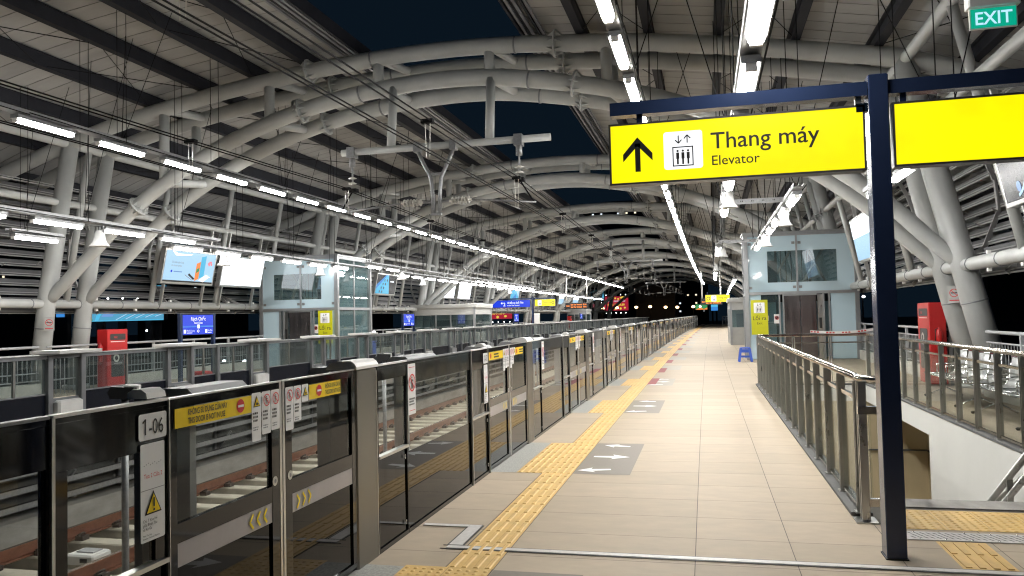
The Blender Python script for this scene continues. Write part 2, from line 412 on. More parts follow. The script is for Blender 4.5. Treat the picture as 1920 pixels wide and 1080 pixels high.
# ------------------------------------------------------------------ profile of the station section
# upper arch, lower arch: (x, z) read in metres across the station, both platforms
UP = [(-21.6, 3.9), (-20.4, 4.5), (-19.2, 5.05), (-17.77, 5.66), (-16.7, 6.03), (-15.6, 6.36), (-13.97, 6.78), (-11.7, 7.2), (-10, 7.43), (-8.45, 7.6), (-6.9, 7.71), (-5.6, 7.74),
      (-4.3, 7.71), (-3, 7.62), (-1.6, 7.5), (-.25, 7.33), (1.5, 7.05), (3.2, 6.74), (3.95, 6.58), (5.2, 6.2), (6.6, 5.7), (8.0, 5.1), (9.2, 4.5), (10.4, 3.9)]
LOW = [(-16.35, 2.3), (-15.3, 3.22), (-14.02, 4.33), (-12.94, 5.1), (-11.44, 5.87), (-10.2, 6.34), (-9.05, 6.66), (-7.9, 6.88), (-6.6, 7.02), (-5.4, 7.06), (-4.2, 6.98), (-2.61, 6.7),
       (-1.47, 6.42), (-.54, 6.12), (.7, 5.62), (1.9, 5.0), (2.91, 4.28), (3.7, 3.6), (4.2, 3.08), (4.86, 2.45)]
def interp(P, x):
    for (a, za), (b, zb) in zip(P, P[1:]):
        if a <= x <= b: return za + (zb - za) * (x - a) / (b - a)
    return P[0][1] if x < P[0][0] else P[-1][1]
def smooth(P, k=3):
    out = []
    for i in range(len(P) - 1):
        p0 = P[max(i - 1, 0)]; p1 = P[i]; p2 = P[i + 1]; p3 = P[min(i + 2, len(P) - 1)]
        for j in range(k):
            t = j / k
            out.append(tuple(0.5 * ((2 * p1[d]) + (-p0[d] + p2[d]) * t + (2 * p0[d] - 5 * p1[d] + 4 * p2[d] - p3[d]) * t * t + (-p0[d] + 3 * p1[d] - 3 * p2[d] + p3[d]) * t ** 3) for d in (0, 1)))
    out.append(P[-1]); return out
FR = [16.8 + 13.35 * i for i in range(9)]
Y_END = 126.0

# ------------------------------------------------------------------ ground and city
mb = MB(); mb.quad((-900, -300, -12), (900, -300, -12), (900, 1500, -12), (-900, 1500, -12), 'night_ground')
tag(mb.build('ground'), 'dark city ground far below the elevated station', None, None, 'structure')

# ------------------------------------------------------------------ platforms and track bed
HX0, HX1, HY0, HY1 = 1.27, 3.40, 7.5, 18.75     # stair opening in the near platform
def strip(mb, x0, x1, y0, y1, z, mt, step=4.0):
    y = y0
    while y < y1 - 1e-6:
        q = min(y1, y + step)
        mb.quad((bend(x0, y), y, z), (bend(x1, y), y, z), (bend(x1, q), q, z), (bend(x0, q), q, z), mt); y = q
slab = MB()
for (x0, x1, y0, y1) in ((-2.34, HX0, -3, Y_END), (HX1, 5.6, -3, Y_END), (HX0, HX1, -3, HY0), (HX0, HX1, HY1, Y_END)):
    strip(slab, x0, x1, y0, y1, -0.004, 'grout')
y = -3
while y < Y_END:
    q = min(y + 4, Y_END); a, b = bend(-2.34, y), bend(-2.34, q)
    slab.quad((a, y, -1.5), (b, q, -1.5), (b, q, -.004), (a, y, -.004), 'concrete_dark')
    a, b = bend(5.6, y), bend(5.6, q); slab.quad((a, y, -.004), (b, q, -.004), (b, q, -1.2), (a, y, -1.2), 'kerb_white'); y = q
tag(slab.build('platform_slab'), 'concrete slab of the near platform', None, None, 'structure')

ZONES = [3.05 + 5.2 * k for k in range(20)]      # door zones on the near platform (y start, 2 m long)
tiles = MB()
def tile(x0, x1, y0, y1, mt='tile', g=0.0028, z=0.0):
    tiles.quad((bend(x0 + g, y0), y0 + g, z), (bend(x1 - g, y0), y0 + g, z), (bend(x1 - g, y1), y1 - g, z), (bend(x0 + g, y1), y1 - g, z), mt)
XS = [-1.40, -0.80, -0.11, 0.54, 1.215, 1.9, 2.6, 3.4, 4.1, 4.8, 5.58]
y = -2.6; k = 0
rows = []
while y < Y_END - .6:
    h = 0.615; rows.append((y, y + h)); y += h
for (a, b) in rows:
    for i in range(len(XS) - 1):
        x0, x1 = XS[i], XS[i + 1]
        if i == 0: x1 = XS[2]
        if i == 1: continue
        if a < HY1 + .02 and b > 7.2 - .02 and x1 > HX0 - .05 and x0 < HX1 - .02:
            if x0 < 1.2 : pass
            else: continue
        tile(x0, x1, a, b)
    tile(-2.28, -1.73, a, b)
tag(tiles.build('platform_floor'), 'beige stone tiles of the near platform', None, None, 'structure')

# floor pieces laid into the tiles
gr = MB(); mt_ = MB(); tac = MB(); redm = MB(); arr = MB()
BX = []
def tac_bars(x0, x1, y0, y1, z=.004):
    strip(tac, x0, x1, y0, y1, z, 'tactile', .33 if y0 < 30 else 3)
    n = round((x1 - x0) / .08); p = (x1 - x0) / n
    yy = y0
    near = y0 < 42
    L = .30 if y0 < 20 else 3.0
    for k in range(n):
        xc = x0 + p * (k + .5); yy = y0
        while yy < y1 - .02:
            q = min(y1, yy + L) - (.03 if near else 0)
            a, b = bend(xc, yy), bend(xc, q)
            # raised bar: trapezoid
            w0, w1, hz = .019, .011, .006
            n0 = len(tac.v)
            tac.v += [(a - w0, yy, z), (a + w0, yy, z), (b + w0, q, z), (b - w0, q, z), (a - w1, yy + .008, z + hz), (a + w1, yy + .008, z + hz), (b + w1, q - .008, z + hz), (b - w1, q - .008, z + hz)]
            for f in ((4, 5, 6, 7), (0, 1, 5, 4), (1, 2, 6, 5), (2, 3, 7, 6), (3, 0, 4, 7)): tac.face([n0 + i for i in f], 'tactile')
            yy = yy + L
def tac_dots(m, x0, x1, y0, y1, z=.004, p=.06):
    nx = int((x1 - x0) / p); ny = int((y1 - y0) / p)
    tx = x0
    while tx < x1 - .01:
        ty = y0
        while ty < y1 - .01:
            m.quad((tx + .001, ty + .001, z), (min(tx + .3, x1) - .001, ty + .001, z), (min(tx + .3, x1) - .001, min(ty + .3, y1) - .001, z), (tx + .001, min(ty + .3, y1) - .001, z), 'tactile'); ty += .3
        tx += .3
    for i in range(nx):
        for j in range(ny):
            c = (x0 + (i + .5) * p, y0 + (j + .5) * p); n0 = len(m.v)
            for r, zz in ((.017, z), (.010, z + .005)):
                for k in range(8): m.v.append((c[0] + r * math.cos(PI * k / 4), c[1] + r * math.sin(PI * k / 4), zz))
            for k in range(8): m.face((n0 + k, n0 + (k + 1) % 8, n0 + 8 + (k + 1) % 8, n0 + 8 + k), 'tactile', True)
            m.face([n0 + 8 + k for k in range(8)], 'tactile', True)
def arrow(m, cx, cy_, dx, dy, s, z, mt='ink_white'):   # white floor arrow pointing to (dx,dy)
    d = Vector((dx, dy)).normalized(); n = Vector((-d.y, d.x))
    def P(a, b): v = Vector((cx, cy_)) + d * a * s + n * b * s; return (v.x, v.y, z)
    m.poly([P(.5, 0), P(0, .36), P(.06, .14), P(-.5, .10), P(-.5, -.10), P(.06, -.14), P(0, -.36)], mt)
yprev = -2.6
for zi, z0 in enumerate(ZONES):
    z1 = z0 + 1.98
    tac_bars(-1.72, -1.40, yprev if yprev > 0 else 0.0, z0) if z0 > 4 else None
    if zi == 0: tac_dots(tac, -2.0, -1.40, z0, z1 + .03)
    else: tac_bars(-2.0, -1.40, z0, z1)
    strip(gr, -2.30, -2.004, z0, z1, .003, 'granite', 2)
    if zi == 0 or True:
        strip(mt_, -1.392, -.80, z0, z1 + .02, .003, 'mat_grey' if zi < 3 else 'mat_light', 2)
    yprev = z1 + (.03 if zi == 0 else 0)
    if zi < 4:
        bx = bend(-1.1, z0)
        arrow(arr, bx, z0 + 1.02, 1, 0, .42, .006)
        arrow(arr, bx - .1, z0 + .22, -1, -.25, .36, .006); arrow(arr, bx - .02, z0 + 1.80, -1, .25, .34, .006)
    if 22 < z0 < 60:
        pass
for yy in (18.9, 22.8, 27.2, 31.9, 36.9, 42.6, 48.5, 55.0, 62.0, 70.0, 79.0, 90.0):
    bx = bend(-1.30, yy); redm.quad((bx - .10, yy, .008), (bx + .10, yy, .008), (bx + .11, yy + 1.8, .008), (bx - .09, yy + 1.8, .008), 'red_mark')
tag(gr.build('door_zone_paving'), 'grey granite paving strips in front of the gates', None, None, 'structure')
tag(mt_.build('waiting_zone_paving'), 'dark grey paving panels beside the yellow tactile strip', None, None, 'structure')
tag(tac.build('tactile_path'), 'yellow tactile paving running along the gates', None, None, 'structure')
tag(redm.build('red_floor_markings'), 'red marks on the floor beside the tactile paving', None, None, 'structure')
tag(arr.build('floor_arrow_markings'), 'white arrows painted on the grey waiting panels', None, None, 'structure')

# expansion joint covers and drain in front of the stairs
j = MB()
def flat(m, x0, x1, y0, y1, z, mt, h=.004): m.box(x0, x1, y0, y1, z, z + h, mt)
flat(j, -1.86, 5.4, 5.475, 5.535, .004, 'joint_metal'); flat(j, -1.9, 5.4, 5.455, 5.47, .004, 'ink', .002); flat(j, -1.9, 5.4, 5.54, 5.55, .004, 'ink', .002)
flat(j, -1.86, -1.76, 5.55, 6.1, .005, 'joint_metal'); flat(j, -2.24, -1.862, 6.04, 6.1, .005, 'joint_metal')
flat(j, -1.875, -1.862, 5.55, 6.04, .004, 'ink', .002); flat(j, -1.758, -1.745, 5.55, 6.1, .004, 'ink', .002)
flat(j, -2.24, -1.76, 6.104, 6.115, .004, 'ink', .002)
tag(j.build('joint_cover'), 'thin metal expansion joint cover crossing the beige floor', 'joint cover')
d = MB(); flat(d, 1.36, 5.2, 6.2, 6.42, .004, 'joint_metal')
for i in range(90):
    x = 1.42 + i * .042
    for jj, yy in enumerate((6.235, 6.29, 6.345)):
        xx = x + (jj % 2) * .02
        d.poly([(xx, yy, .0095), (xx + .013, yy, .0095), (xx - .009, yy + .040, .0095), (xx - .022, yy + .040, .0095)], 'ink')

for i in range(22):
    for yy in (6.215, 6.405): d.lathe([(.006, .0095), (.004, .013), (0.0001, .013)], 'chrome', (1.45 + i * .17, yy, 0), 6)
tag(d.build('drain_grate'), 'perforated steel drain grate before the stairs', 'drain grate')
t2 = MB(); tac_dots(t2, 1.42, 3.42, 6.5, 7.12)
for k in range(4):
    xc = 1.54 + .04 + .08 * k; yy = 5.58
    while yy < 6.15: t2.box(xc - .018, xc + .018, yy, yy + .27, .004, .010, 'tactile'); yy += .3
t2.quad((1.54, 5.56, .004), (1.86, 5.56, .004), (1.86, 6.18, .004), (1.54, 6.18, .004), 'tactile')
tag(t2.build('tactile_warning_strip'), 'yellow tactile paving before the stair opening', None, None, 'structure')

# stair well
st = MB()
st.box(HX0 - .02, HX1 + .12, 7.2, 7.5, -.35, .008, 'concrete')
st.quad((HX0, 7.5, -.35), (HX1, 7.5, -.35), (HX1, 7.5, -.004), (HX0, 7.5, -.004), 'concrete')
st.build('stair_landing_edge'); bpy.data.objects['stair_landing_edge']['kind'] = 'structure'
sw = thing('staircase', 'stairs going down behind the blue post between white walls', 'staircase', (0, 0, 0))
m1 = MB()
m1.poly([(HX1, 7.5, -.004), (HX1, 7.5, -6), (HX1, 13.75, -6), (HX1, 13.75, -.35), (HX1, HY1, -.35), (HX1, HY1, -.004)][::-1], 'stair_white')
m1.build('right_wall', sw)
m2 = MB()
m2.quad((HX0, 7.5, -.004), (HX0, HY1, -.004), (HX0, HY1, -7), (HX0, 7.5, -7), 'stair_white'); m2.build('left_wall', sw)
m3 = MB(); m3.quad((HX1 + .001, 13.75, -6), (4.6, 13.75, -6), (4.6, 13.75, -.35), (HX1 + .001, 13.75, -.35), 'stair_brown')
m3.quad((4.6, 13.75, -6), (4.6, HY1, -6), (4.6, HY1, -.35), (4.6, 13.75, -.35), 'stair_brown')
m3.quad((HX0, HY1, -7), (4.6, HY1, -7), (4.6, HY1, -.35), (HX0, HY1, -.35), 'stair_brown')
m3.quad((HX1, 13.75, -.35), (4.6, 13.75, -.35), (4.6, HY1, -.35), (HX1, HY1, -.35), 'stair_brown')
m3.quad((HX0, HY1, -.35), (HX1, HY1, -.35), (HX1, HY1, -.004), (HX0, HY1, -.004), 'stair_white')
m3.box(HX1 + .02, 4.59, 18.70, 18.745, -1.42, -1.39, 'concrete_dark'); m3.box(4.57, 4.595, 13.9, 18.69, -1.42, -1.39, 'concrete_dark')
m3.build('lower_wall', sw)
m4 = MB()
for i in range(26):
    y0 = 7.5 + i * .30; z1 = -.004 - .165 * (i + 1)
    m4.quad((HX0, y0, z1), (HX1, y0, z1), (HX1, y0 + .30, z1), (HX0, y0 + .30, z1), 'stair_tread')
    m4.quad((HX0, y0, z1), (HX0, y0, z1 + .165), (HX1, y0, z1 + .165), (HX1, y0, z1), 'stair_tread')
m4.quad((HX0, 15.3, -4.3), (4.6, 15.3, -4.3), (4.6, HY1, -4.3), (HX0, HY1, -4.3), 'stair_tread'); m4.build('steps', sw)
m5 = MB()
def hz(y): return .31 - .64 * (y - 7.86)
for off in (0, -.17):
    m5.tube([(2.7, 7.62, hz(7.62) + off), (2.7, 13.5, hz(13.5) + off)], .028, 'stainless', 10)
for i in range(12):
    yy = 7.75 + i * .48; m5.box(2.675, 2.725, yy - .012, yy + .012, hz(yy) - .62, hz(yy) - .02, 'stainless')
m5.tube([(3.28, 7.6, .92), (3.28, 14, .92 - .55 * 6.4)], .026, 'stainless', 10)
m5.build('handrail', sw)

# far platform + track bed
fp = MB()
FX = -9.25
yy = -3
strip(fp, -17.2, FX, -3, Y_END, 0.0, 'tile', 4); strip(fp, -9.28, -9.0, -3, Y_END, .002, 'granite', 4)
while yy < Y_END:
    q = min(yy + 4, Y_END)
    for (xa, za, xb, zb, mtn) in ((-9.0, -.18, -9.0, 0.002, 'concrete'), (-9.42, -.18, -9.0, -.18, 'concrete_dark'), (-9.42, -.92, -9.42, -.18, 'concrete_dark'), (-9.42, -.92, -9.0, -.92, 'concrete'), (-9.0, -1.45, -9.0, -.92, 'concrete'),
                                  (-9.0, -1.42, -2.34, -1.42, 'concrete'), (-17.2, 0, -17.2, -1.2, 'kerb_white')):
        fp.quad((bend(xa, yy), yy, za), (bend(xb, yy), yy, zb), (bend(xb, q), q, zb), (bend(xa, q), q, za), mtn)
    yy = q
tag(fp.build('opposite_platform'), 'opposite platform and concrete track bed between the platforms', None, None, 'structure')
# raised slabs under the track
pl = MB()
for cx in (-3.8, -7.7):
    yy = -3
    while yy < Y_END:
        q = min(yy + 4, Y_END)
        for (x0, x1, z) in ((cx - .36, cx + .36, -1.34), (cx - 1.35, cx - 1.05, -1.36), (cx + 1.05, cx + 1.35, -1.36)):
            pl.quad((bend(x0, yy), yy, z), (bend(x1, yy), yy, z), (bend(x1, q), q, z), (bend(x0, q), q, z), 'concrete')
        yy = q
tag(pl.build('track_bed'), 'concrete plinths under the rails', None, None, 'structure')
def rail_pts(x, z, y0=-3, y1=Y_END, st=4.0):
    out = []; y = y0
    while y < y1: out.append((bend(x, y), y, z)); y += st
    out.append((bend(x, y1), y1, z)); return out
slm = MB(); slm.bevbox(-1.22, 1.22, -.13, .13, -1.40, -1.23, .015, 'sleeper')
for s_ in (-1, 1):
    for d_ in (-1, 1):
        cx = s_ * .752 + d_ * .13; slm.box(cx - .06, cx + .06, -.06, .06, -1.23, -1.17, 'clip'); slm.tube([(cx - d_ * .02, -.07, -1.16), (cx + d_ * .03, 0, -1.13), (cx - d_ * .02, .07, -1.16)], .013, 'clip', 6)
sl_mesh = slm.mesh('sleeper')
for cx, nmz in ((-3.8, 'railway track beside the near platform gates'), (-7.7, 'railway track beside the opposite platform gates')):
    t = thing('railway_track', nmz, 'track')
    for s_ in (-1, 1):
        r = MB()
        P = rail_pts(cx + s_ * .752, 0)
        for (p, q) in zip(P, P[1:]):
            for (w0, z0, w1, z1, mtn) in ((.07, -1.22, .07, -1.195, 'rail_rust'), (.009, -1.195, .009, -1.09, 'rail_rust'), (.035, -1.09, .035, -1.055, 'rail_rust')):
                n0 = len(r.v)
                for pp in (p, q):
                    r.v += [(pp[0] - w0, pp[1], z0), (pp[0] + w0, pp[1], z0), (pp[0] + w1, pp[1], z1), (pp[0] - w1, pp[1], z1)]
                for f in ((0, 4, 5, 1), (1, 5, 6, 2), (2, 6, 7, 3), (3, 7, 4, 0)): r.face([n0 + i for i in f], mtn)
            r.quad((p[0] - .028, p[1], -1.0545), (p[0] + .028, p[1], -1.0545), (q[0] + .028, q[1], -1.0545), (q[0] - .028, q[1], -1.0545), 'rail_top')
        r.build('rail', t)
    rest = MB()
    for k in range(170):
        yy = 1.0 + .68 * k
        if k < 95:
            o = link(sl_mesh, 'sleeper', t, at(cx, yy))
        else: rest.box(bend(cx, yy) - 1.22, bend(cx, yy) + 1.22, yy - .13, yy + .13, -1.40, -1.23, 'sleeper')
    o = rest.build('far_sleepers', t); o['kind'] = 'stuff'

cb = MB()
for x, z, r in ((-5.62, -1.39, .03), (-5.70, -1.395, .022), (-5.86, -1.385, .035), (-8.93, -1.385, .03), (-2.6, -1.385, .03)):
    P = [(p[0] + .03 * math.sin(p[1] * 1.7 + x), p[1], p[2]) for p in rail_pts(x, z, 0, Y_END, 2.0)]; cb.tube(P, r, 'rubber', 6, False)
tag(cb.build('track_cables'), 'black cables lying along the concrete track bed', 'cables')
# cable trays under the opposite platform edge
ct = thing('cable_tray_rack', 'grey cable tray rack under the edge of the opposite platform', 'cable tray')
for zz in (-.34, -.56, -.78):
    m = MB(); P = rail_pts(-9.12, zz, 0)
    for p, q in zip(P, P[1:]):
        m.bar(p, q, .22, .012, 'galv'); m.bar((p[0] + .11, p[1], p[2] + .03), (q[0] + .11, q[1], q[2] + .03), .006, .075, 'galv')
        if zz < -.5:
            m.tube([(p[0] + .02, p[1], p[2] + .03), (q[0] + .02, q[1], q[2] + .03)], .022, 'rubber', 6); m.tube([(p[0] - .04, p[1], p[2] + .035), (q[0] - .04, q[1], q[2] + .035)], .018, 'rubber', 6)
    m.build('tray', ct)
for k in range(60):
    yy = 2 + 1.3 * k; m = MB() if k == 0 else m
    if k == 0:
        m.box(-9.4, -9.36, -.03, .03, -.9, -.18, 'galv'); m.bar((-9.38, 0, -.80), (-9.02, 0, -.80), .04, .03, 'galv'); m.bar((-9.38, 0, -.88), (-9.02, 0, -.42), .03, .03, 'galv'); bm_ = m.mesh('bracket')
    link(bm_, 'bracket', ct, (KB * yy * yy, yy, 0))
# white rail sensor box
sb = MB(); sb.bevbox(-.2, .2, -.16, .16, 0, .12, .02, 'cap_white'); sb.box(-.12, .12, -.06, .1, .12, .135, 'hood'); sb.box(.02, .12, -.165, -.16, .03, .08, 'ink')
tag(sb.build('track_sensor_box', None, at(-7.45, 8.3, -1.22)), 'white plastic sensor box lying between the rusty rails', 'sensor box')

# ------------------------------------------------------------------ near platform screen gates
def leaf(y0, y1, lefty):
    """door leaf between local y0..y1; handle at the meeting side"""
    fr = MB()
    fr.box(-.035, .0, y0, y1, .03, .06, 'black_gloss'); fr.box(-.035, 0, y0, y1, 1.285, 1.325, 'black_gloss')
    fr.box(-.03, .001, y0, y1, 1.326, 1.333, 'alu')
    ms = y1 if lefty else y0; sg = -1 if lefty else 1
    fr.box(-.035, .002, min(ms, ms + sg * .022), max(ms, ms + sg * .022), .03, 1.325, 'alu')
    fr.box(-.034, .0, min(ms + sg * .022, ms + sg * .10), max(ms + sg * .022, ms + sg * .10), .062, 1.284, 'black_gloss')
    so = y0 if lefty else y1; sg2 = 1 if lefty else -1
    fr.box(-.034, .0, min(so, so + sg2 * .05), max(so, so + sg2 * .05), .062, 1.284, 'black_gloss')
    fr.box(-.034, -.001, y0 + .05, y1 - .05, .69, .775, 'black_gloss')
    return fr
def chevrons(g, x, y, sg, n=3):
    for k in range(n):
        cx = x + k * .065
        g.line(cx, y, cx + sg * .032, y + .037, .014, 'yellow_mark', 1); g.line(cx, y, cx + sg * .032, y - .037, .014, 'yellow_mark', 1)

def sign_card(parent, y0, w_, ztop, h, kind, nm_='warning_sticker', full=True):
    g = G((.004, y0, ztop - h), (0, 1, 0), (0, 0, 1)); g.rrect(0, 0, w_, h, .008, 'sticker_white', 1)
    cx = w_ / 2; r = w_ * .38; cy_ = h - r - .014
    if kind == 'tri':
        g.poly([(cx - r, cy_ - r * .8), (cx + r, cy_ - r * .8), (cx, cy_ + r)], 'ink', 2); g.poly([(cx - r * .78, cy_ - r * .66), (cx + r * .78, cy_ - r * .66), (cx, cy_ + r * .72)], 'sticker_yellow', 3)
        g.rect(cx - r * .3, cy_ - r * .5, cx + r * .12, cy_ - r * .1, 'ink', 4); g.rect(cx, cy_ - r * .4, cx + r * .4, cy_ - r * .25, 'ink', 4)
    elif kind == 'warn':
        g.poly([(cx - r, cy_ - r * .8), (cx + r, cy_ - r * .8), (cx, cy_ + r)], 'ink', 2); g.poly([(cx - r * .8, cy_ - r * .68), (cx + r * .8, cy_ - r * .68), (cx, cy_ + r * .76)], 'sticker_yellow', 3)
        g.rect(cx - r * .09, cy_ - r * .2, cx + r * .09, cy_ + r * .35, 'ink', 4); g.disc(cx, cy_ - r * .42, r * .11, 'ink', 4, 10)
    else:
        man_icon(g, cx, cy_, r * 1.25, 'ink', 2); prohibit(g, cx, cy_, r, 2)
    return g
def make_gate(first):
    t = thing('screen_gate', 'x x x x', 'screen gate')
    Y0 = 0.0
    # post (housing) with cap
    m = MB(); m.bevbox(-.20, .004, 1.90, 2.245, 0, 1.325, .012, 'post_steel'); m.box(.0045, .006, 2.225, 2.238, .01, 1.3, 'stainless')
    po = m.build('post', t)
    m = MB(); prof = [(-.21, 1.326), (.01, 1.326), (.01, 1.345), (-.005, 1.368), (-.03, 1.385), (-.13, 1.385), (-.19, 1.37), (-.21, 1.345)]
    m.extr_y(prof, 1.895, 2.26, 'cap_white', False); m.build('cap', po)
    # low hood boxes behind the doors (door drive)
    m = MB()
    pr = [(-.42, 1.20), (-.20, 1.20), (-.20, 1.30), (-.24, 1.335), (-.38, 1.335), (-.42, 1.29)]
    m = None
    for a_, b_ in ((.46, .95), (1.0, 1.5), (2.02, 2.50), (3.42, 4.15)):
        m = MB(); m.extr_y(pr, a_, b_, 'hood')
        if a_ != 1.0: m.box(-.36, -.24, a_ + .02, a_ + .07, .02, 1.2, 'hood'); m.build('drive_hood', t)
    # two sliding leaves
    for (a, b, lf) in ((.01, .945, True), (.955, 1.885, False)):
        fr = leaf(a, b, lf).build('door_leaf', t)
        g = MB(); g.box(-.022, -.012, a + .05, b - .05, .775, 1.285, 'glass_gate'); g.build('upper_glass', fr)
        g = MB(); g.box(-.022, -.012, a + .05, b - .05, .06, .58, 'glass_low'); g.build('lower_glass', fr)
        g = MB(); g.box(-.03, -.003, a + .03, b - .03, .585, .688, 'band_grey'); gg = G((.0, 0, 0), (0, 1, 0), (0, 0, 1), g); chevrons(gg, (b - .32) if lf else (a + .18), .637, 1 if lf else -1); g.build('grey_band', fr)
        gg = G((.0, 0, 0), (0, 1, 0), (0, 0, 1)); hy = b - .075 if lf else a + .075
        gg.disc(hy, .80, .026, 'alu', 1, 18); gg.disc(hy, .80, .011, 'ink_grey', 2, 12); gg.build('lock', fr)
        # yellow strip with notice, in Vietnamese and English
        s0, s1 = (a + .03, b - .30) if lf else (a + .30, b - .22)
        gg = G((.002, 0, 0), (0, 1, 0), (0, 0, 1)); gg.rect(s0, 1.195, s1, 1.282, 'sticker_yellow', 1)
        if first:
            tx = s0 + (.09 if lf else .20); dcx = s1 - .10 if lf else s0 + .12
            gg.text('KHÔNG SỬ DỤNG CỬA NÀY', tx, 1.246, .038, 'ink', 2, bold=.0006, sx=.60 if lf else .42); gg.text('THIS DOOR IS NOT IN USE', tx, 1.207, .038, 'ink', 2, bold=.0006, sx=.62 if lf else .44)
            gg.disc(dcx, 1.24, .034, 'ink_red', 2, 20); gg.rect(dcx - .025, 1.234, dcx + .025, 1.246, 'ink_white', 3)
        else:
            gg.disc(s0 + .07, 1.24, .03, 'ink_red', 2, 14); gg.rect(s0 + .2, 1.245, s0 + .4, 1.26, 'ink', 2); gg.rect(s0 + .2, 1.215, s0 + .42, 1.23, 'ink', 2)
        gg.build('yellow_notice', fr)
        # white warning cards
        xs = [b - .30 + .0, b - .205, b - .115] if lf else [a + .025, a + .115]
        kinds = ['tri', 'man', 'man'] if lf else ['man', 'man']
        hs = [.25, .225, .215] if lf else [.24, .20]
        for x, kd, hh in zip(xs, kinds, hs):
            c = sign_card(None, x, .086, 1.292, hh, kd)
            small_text(c, .010, .074, hh - .10, 3, .019, 'ink'); small_text(c, .010, .074, hh - .175, 2, .012, 'ink_grey')
            c.build('warning_sticker', fr)
        if not lf:
            c = sign_card(None, a + .21, .075, 1.292, .10, 'tri'); c.build('warning_sticker', fr)
    # fixed panels: A (beside post), B (long), C (before next door)
    def fixed(a, b, kind):
        m = MB()
        m.box(-.036, 0, a, b, 1.305, 1.325, 'black_gloss'); m.box(-.034, .004, a, b, 1.326, 1.338, 'cap_white' if kind != 'B' else 'grey_frame')
        m.box(-.036, 0, a, b, .0, .03, 'black_gloss')
        m.box(-.036, .0, a, a + .012, .032, 1.303, 'black_gloss'); m.box(-.036, .0, b - .012, b, .032, 1.303, 'black_gloss')
        if kind == 'C':
            m.box(-.034, -.002, a + .014, b - .014, 1.13, 1.303, 'black_gloss'); m.box(-.034, -.002, b - .075, b - .013, .66, 1.128, 'black_gloss'); m.box(-.034, -.002, a + .014, a + .07, .66, 1.128, 'black_gloss')
            m.box(-.036, .012, a + .005, b - .004, .635, .655, 'alu')
        if kind == 'A':
            m.box(-.034, -.002, a + .014, b - .014, 1.22, 1.303, 'black_gloss'); m.box(-.036, .012, a + .005, b - .004, .665, .685, 'alu')
        if kind == 'B':
            m.box(-.034, -.002, a + .014, b - .014, 1.15, 1.303, 'black_gloss')
        f = m.build('fixed_panel', t)
        zs = {'A': .675, 'B': .62, 'C': .645}[kind]
        g = MB(); g.box(-.022, -.012, a + .012, b - .012, zs, 1.304, 'glass_gate'); g.build('upper_glass', f)
        g = MB(); g.box(-.022, -.012, a + .012, b - .012, .03, zs - .001, 'glass_low'); g.build('lower_glass', f)
        if kind in 'AC':
            gg = G((.0, 0, 0), (0, 1, 0), (0, 0, 1))
            for zz in (zs - .075, .10): gg.disc(b - .06, zz, .018, 'alu', 1, 14, .7); gg.disc(b - .06, zz, .010, 'ink', 2, 10, .7)
            gg.build('key_hole', f)
        return f
    fa = fixed(2.26, 2.83, 'A'); fb = fixed(2.835, 4.56, 'B'); fc = fixed(4.575, 5.195, 'C')
    m = MB(); m.box(-.05, .012, 4.56, 4.575, 0, 1.33, 'alu'); m.box(-.05, .012, 5.195, 5.20, 0, 1.33, 'alu'); m.build('mullion', t)
    m = MB(); prof = [(-.10, 1.345), (.0, 1.345), (-.005, 1.368), (-.03, 1.385), (-.07, 1.385), (-.095, 1.37)]
    m.extr_y(prof, 5.07, 5.19, 'cap_white'); m.box(-.09, -.05, 5.10, 5.17, .02, 1.344, 'grey_frame'); m.build('end_cap', t)
    # tall no-crossing notice on panel joint
    c = G((.004, 2.84, .905), (0, 1, 0), (0, 0, 1)); c.rrect(0, 0, .165, .40, .008, 'sticker_white', 1); man_icon(c, .082, .25, .10, 'ink', 2); prohibit(c, .082, .25, .07, 2)
    c.rect(.02, .37, .145, .374, 'ink_red', 2); c.rect(.02, .03, .145, .034, 'ink_red', 2); small_text(c, .02, .145, .13, 3, .022, 'ink'); c.build('no_crossing_sticker', fb)
    return t, fc
def number_plate(parent, text, first):
    g = G((.004, 0, 0), (0, 1, 0), (0, 0, 1)); g.rrect(5.01, 1.175, 5.185, 1.285, .012, 'sticker_white', 1); g.rect(5.045, 1.197, 5.053, 1.263, 'ink', 2); g.line(5.032, 1.247, 5.0495, 1.261, .008, 'ink', 2); g.text(text[1:], 5.116, 1.197, .092, 'ink', 2, 'CENTER', sx=.78); g.build('number_plate', parent)
    c = G((.004, 5.02, .755), (0, 1, 0), (0, 0, 1)); c.rrect(0, 0, .15, .405, .008, 'sticker_white', 1); c.rect(.0, .212, .15, .2145, 'ink_grey', 2)
    c.text('Toa 2 Cửa 2', .075, .262, .026, 'ink_red', 2, 'CENTER', sx=.85)
    for k in range(9): c.disc(.02 + k * .013, .315 + .004 * (k % 3), .0025, 'ink_grey', 2, 6)
    cx, cy_, r = .075, .155, .052
    c.poly([(cx - r, cy_ - r * .85), (cx + r, cy_ - r * .85), (cx, cy_ + r)], 'ink', 2); c.poly([(cx - r * .8, cy_ - r * .72), (cx + r * .8, cy_ - r * .72), (cx, cy_ + r * .74)], 'sticker_yellow', 3)
    c.rect(cx - .004, cy_ - .015, cx + .004, cy_ + .022, 'ink', 4); c.disc(cx, cy_ - .028, .0055, 'ink', 4, 8)
    for k, s_ in enumerate(('Chú Ý Khe Hở', 'giữa Đoàn Tàu', 'và Ke Ga')): c.text(s_, .012, .082 - k * .017, .017, 'ink', 2, sx=.85)
    for k, s_ in enumerate(('Mind The Gap', 'between Train and Platform')): c.text(s_, .012, .024 - k * .012, .0105, 'ink', 2, sx=.85)
    c.build('mind_the_gap_sticker', parent)
GX = -2.28
g1, fc1 = make_gate(True)
g1.location = at(GX, 3.0); g1.rotation_euler = (0, 0, head(5))
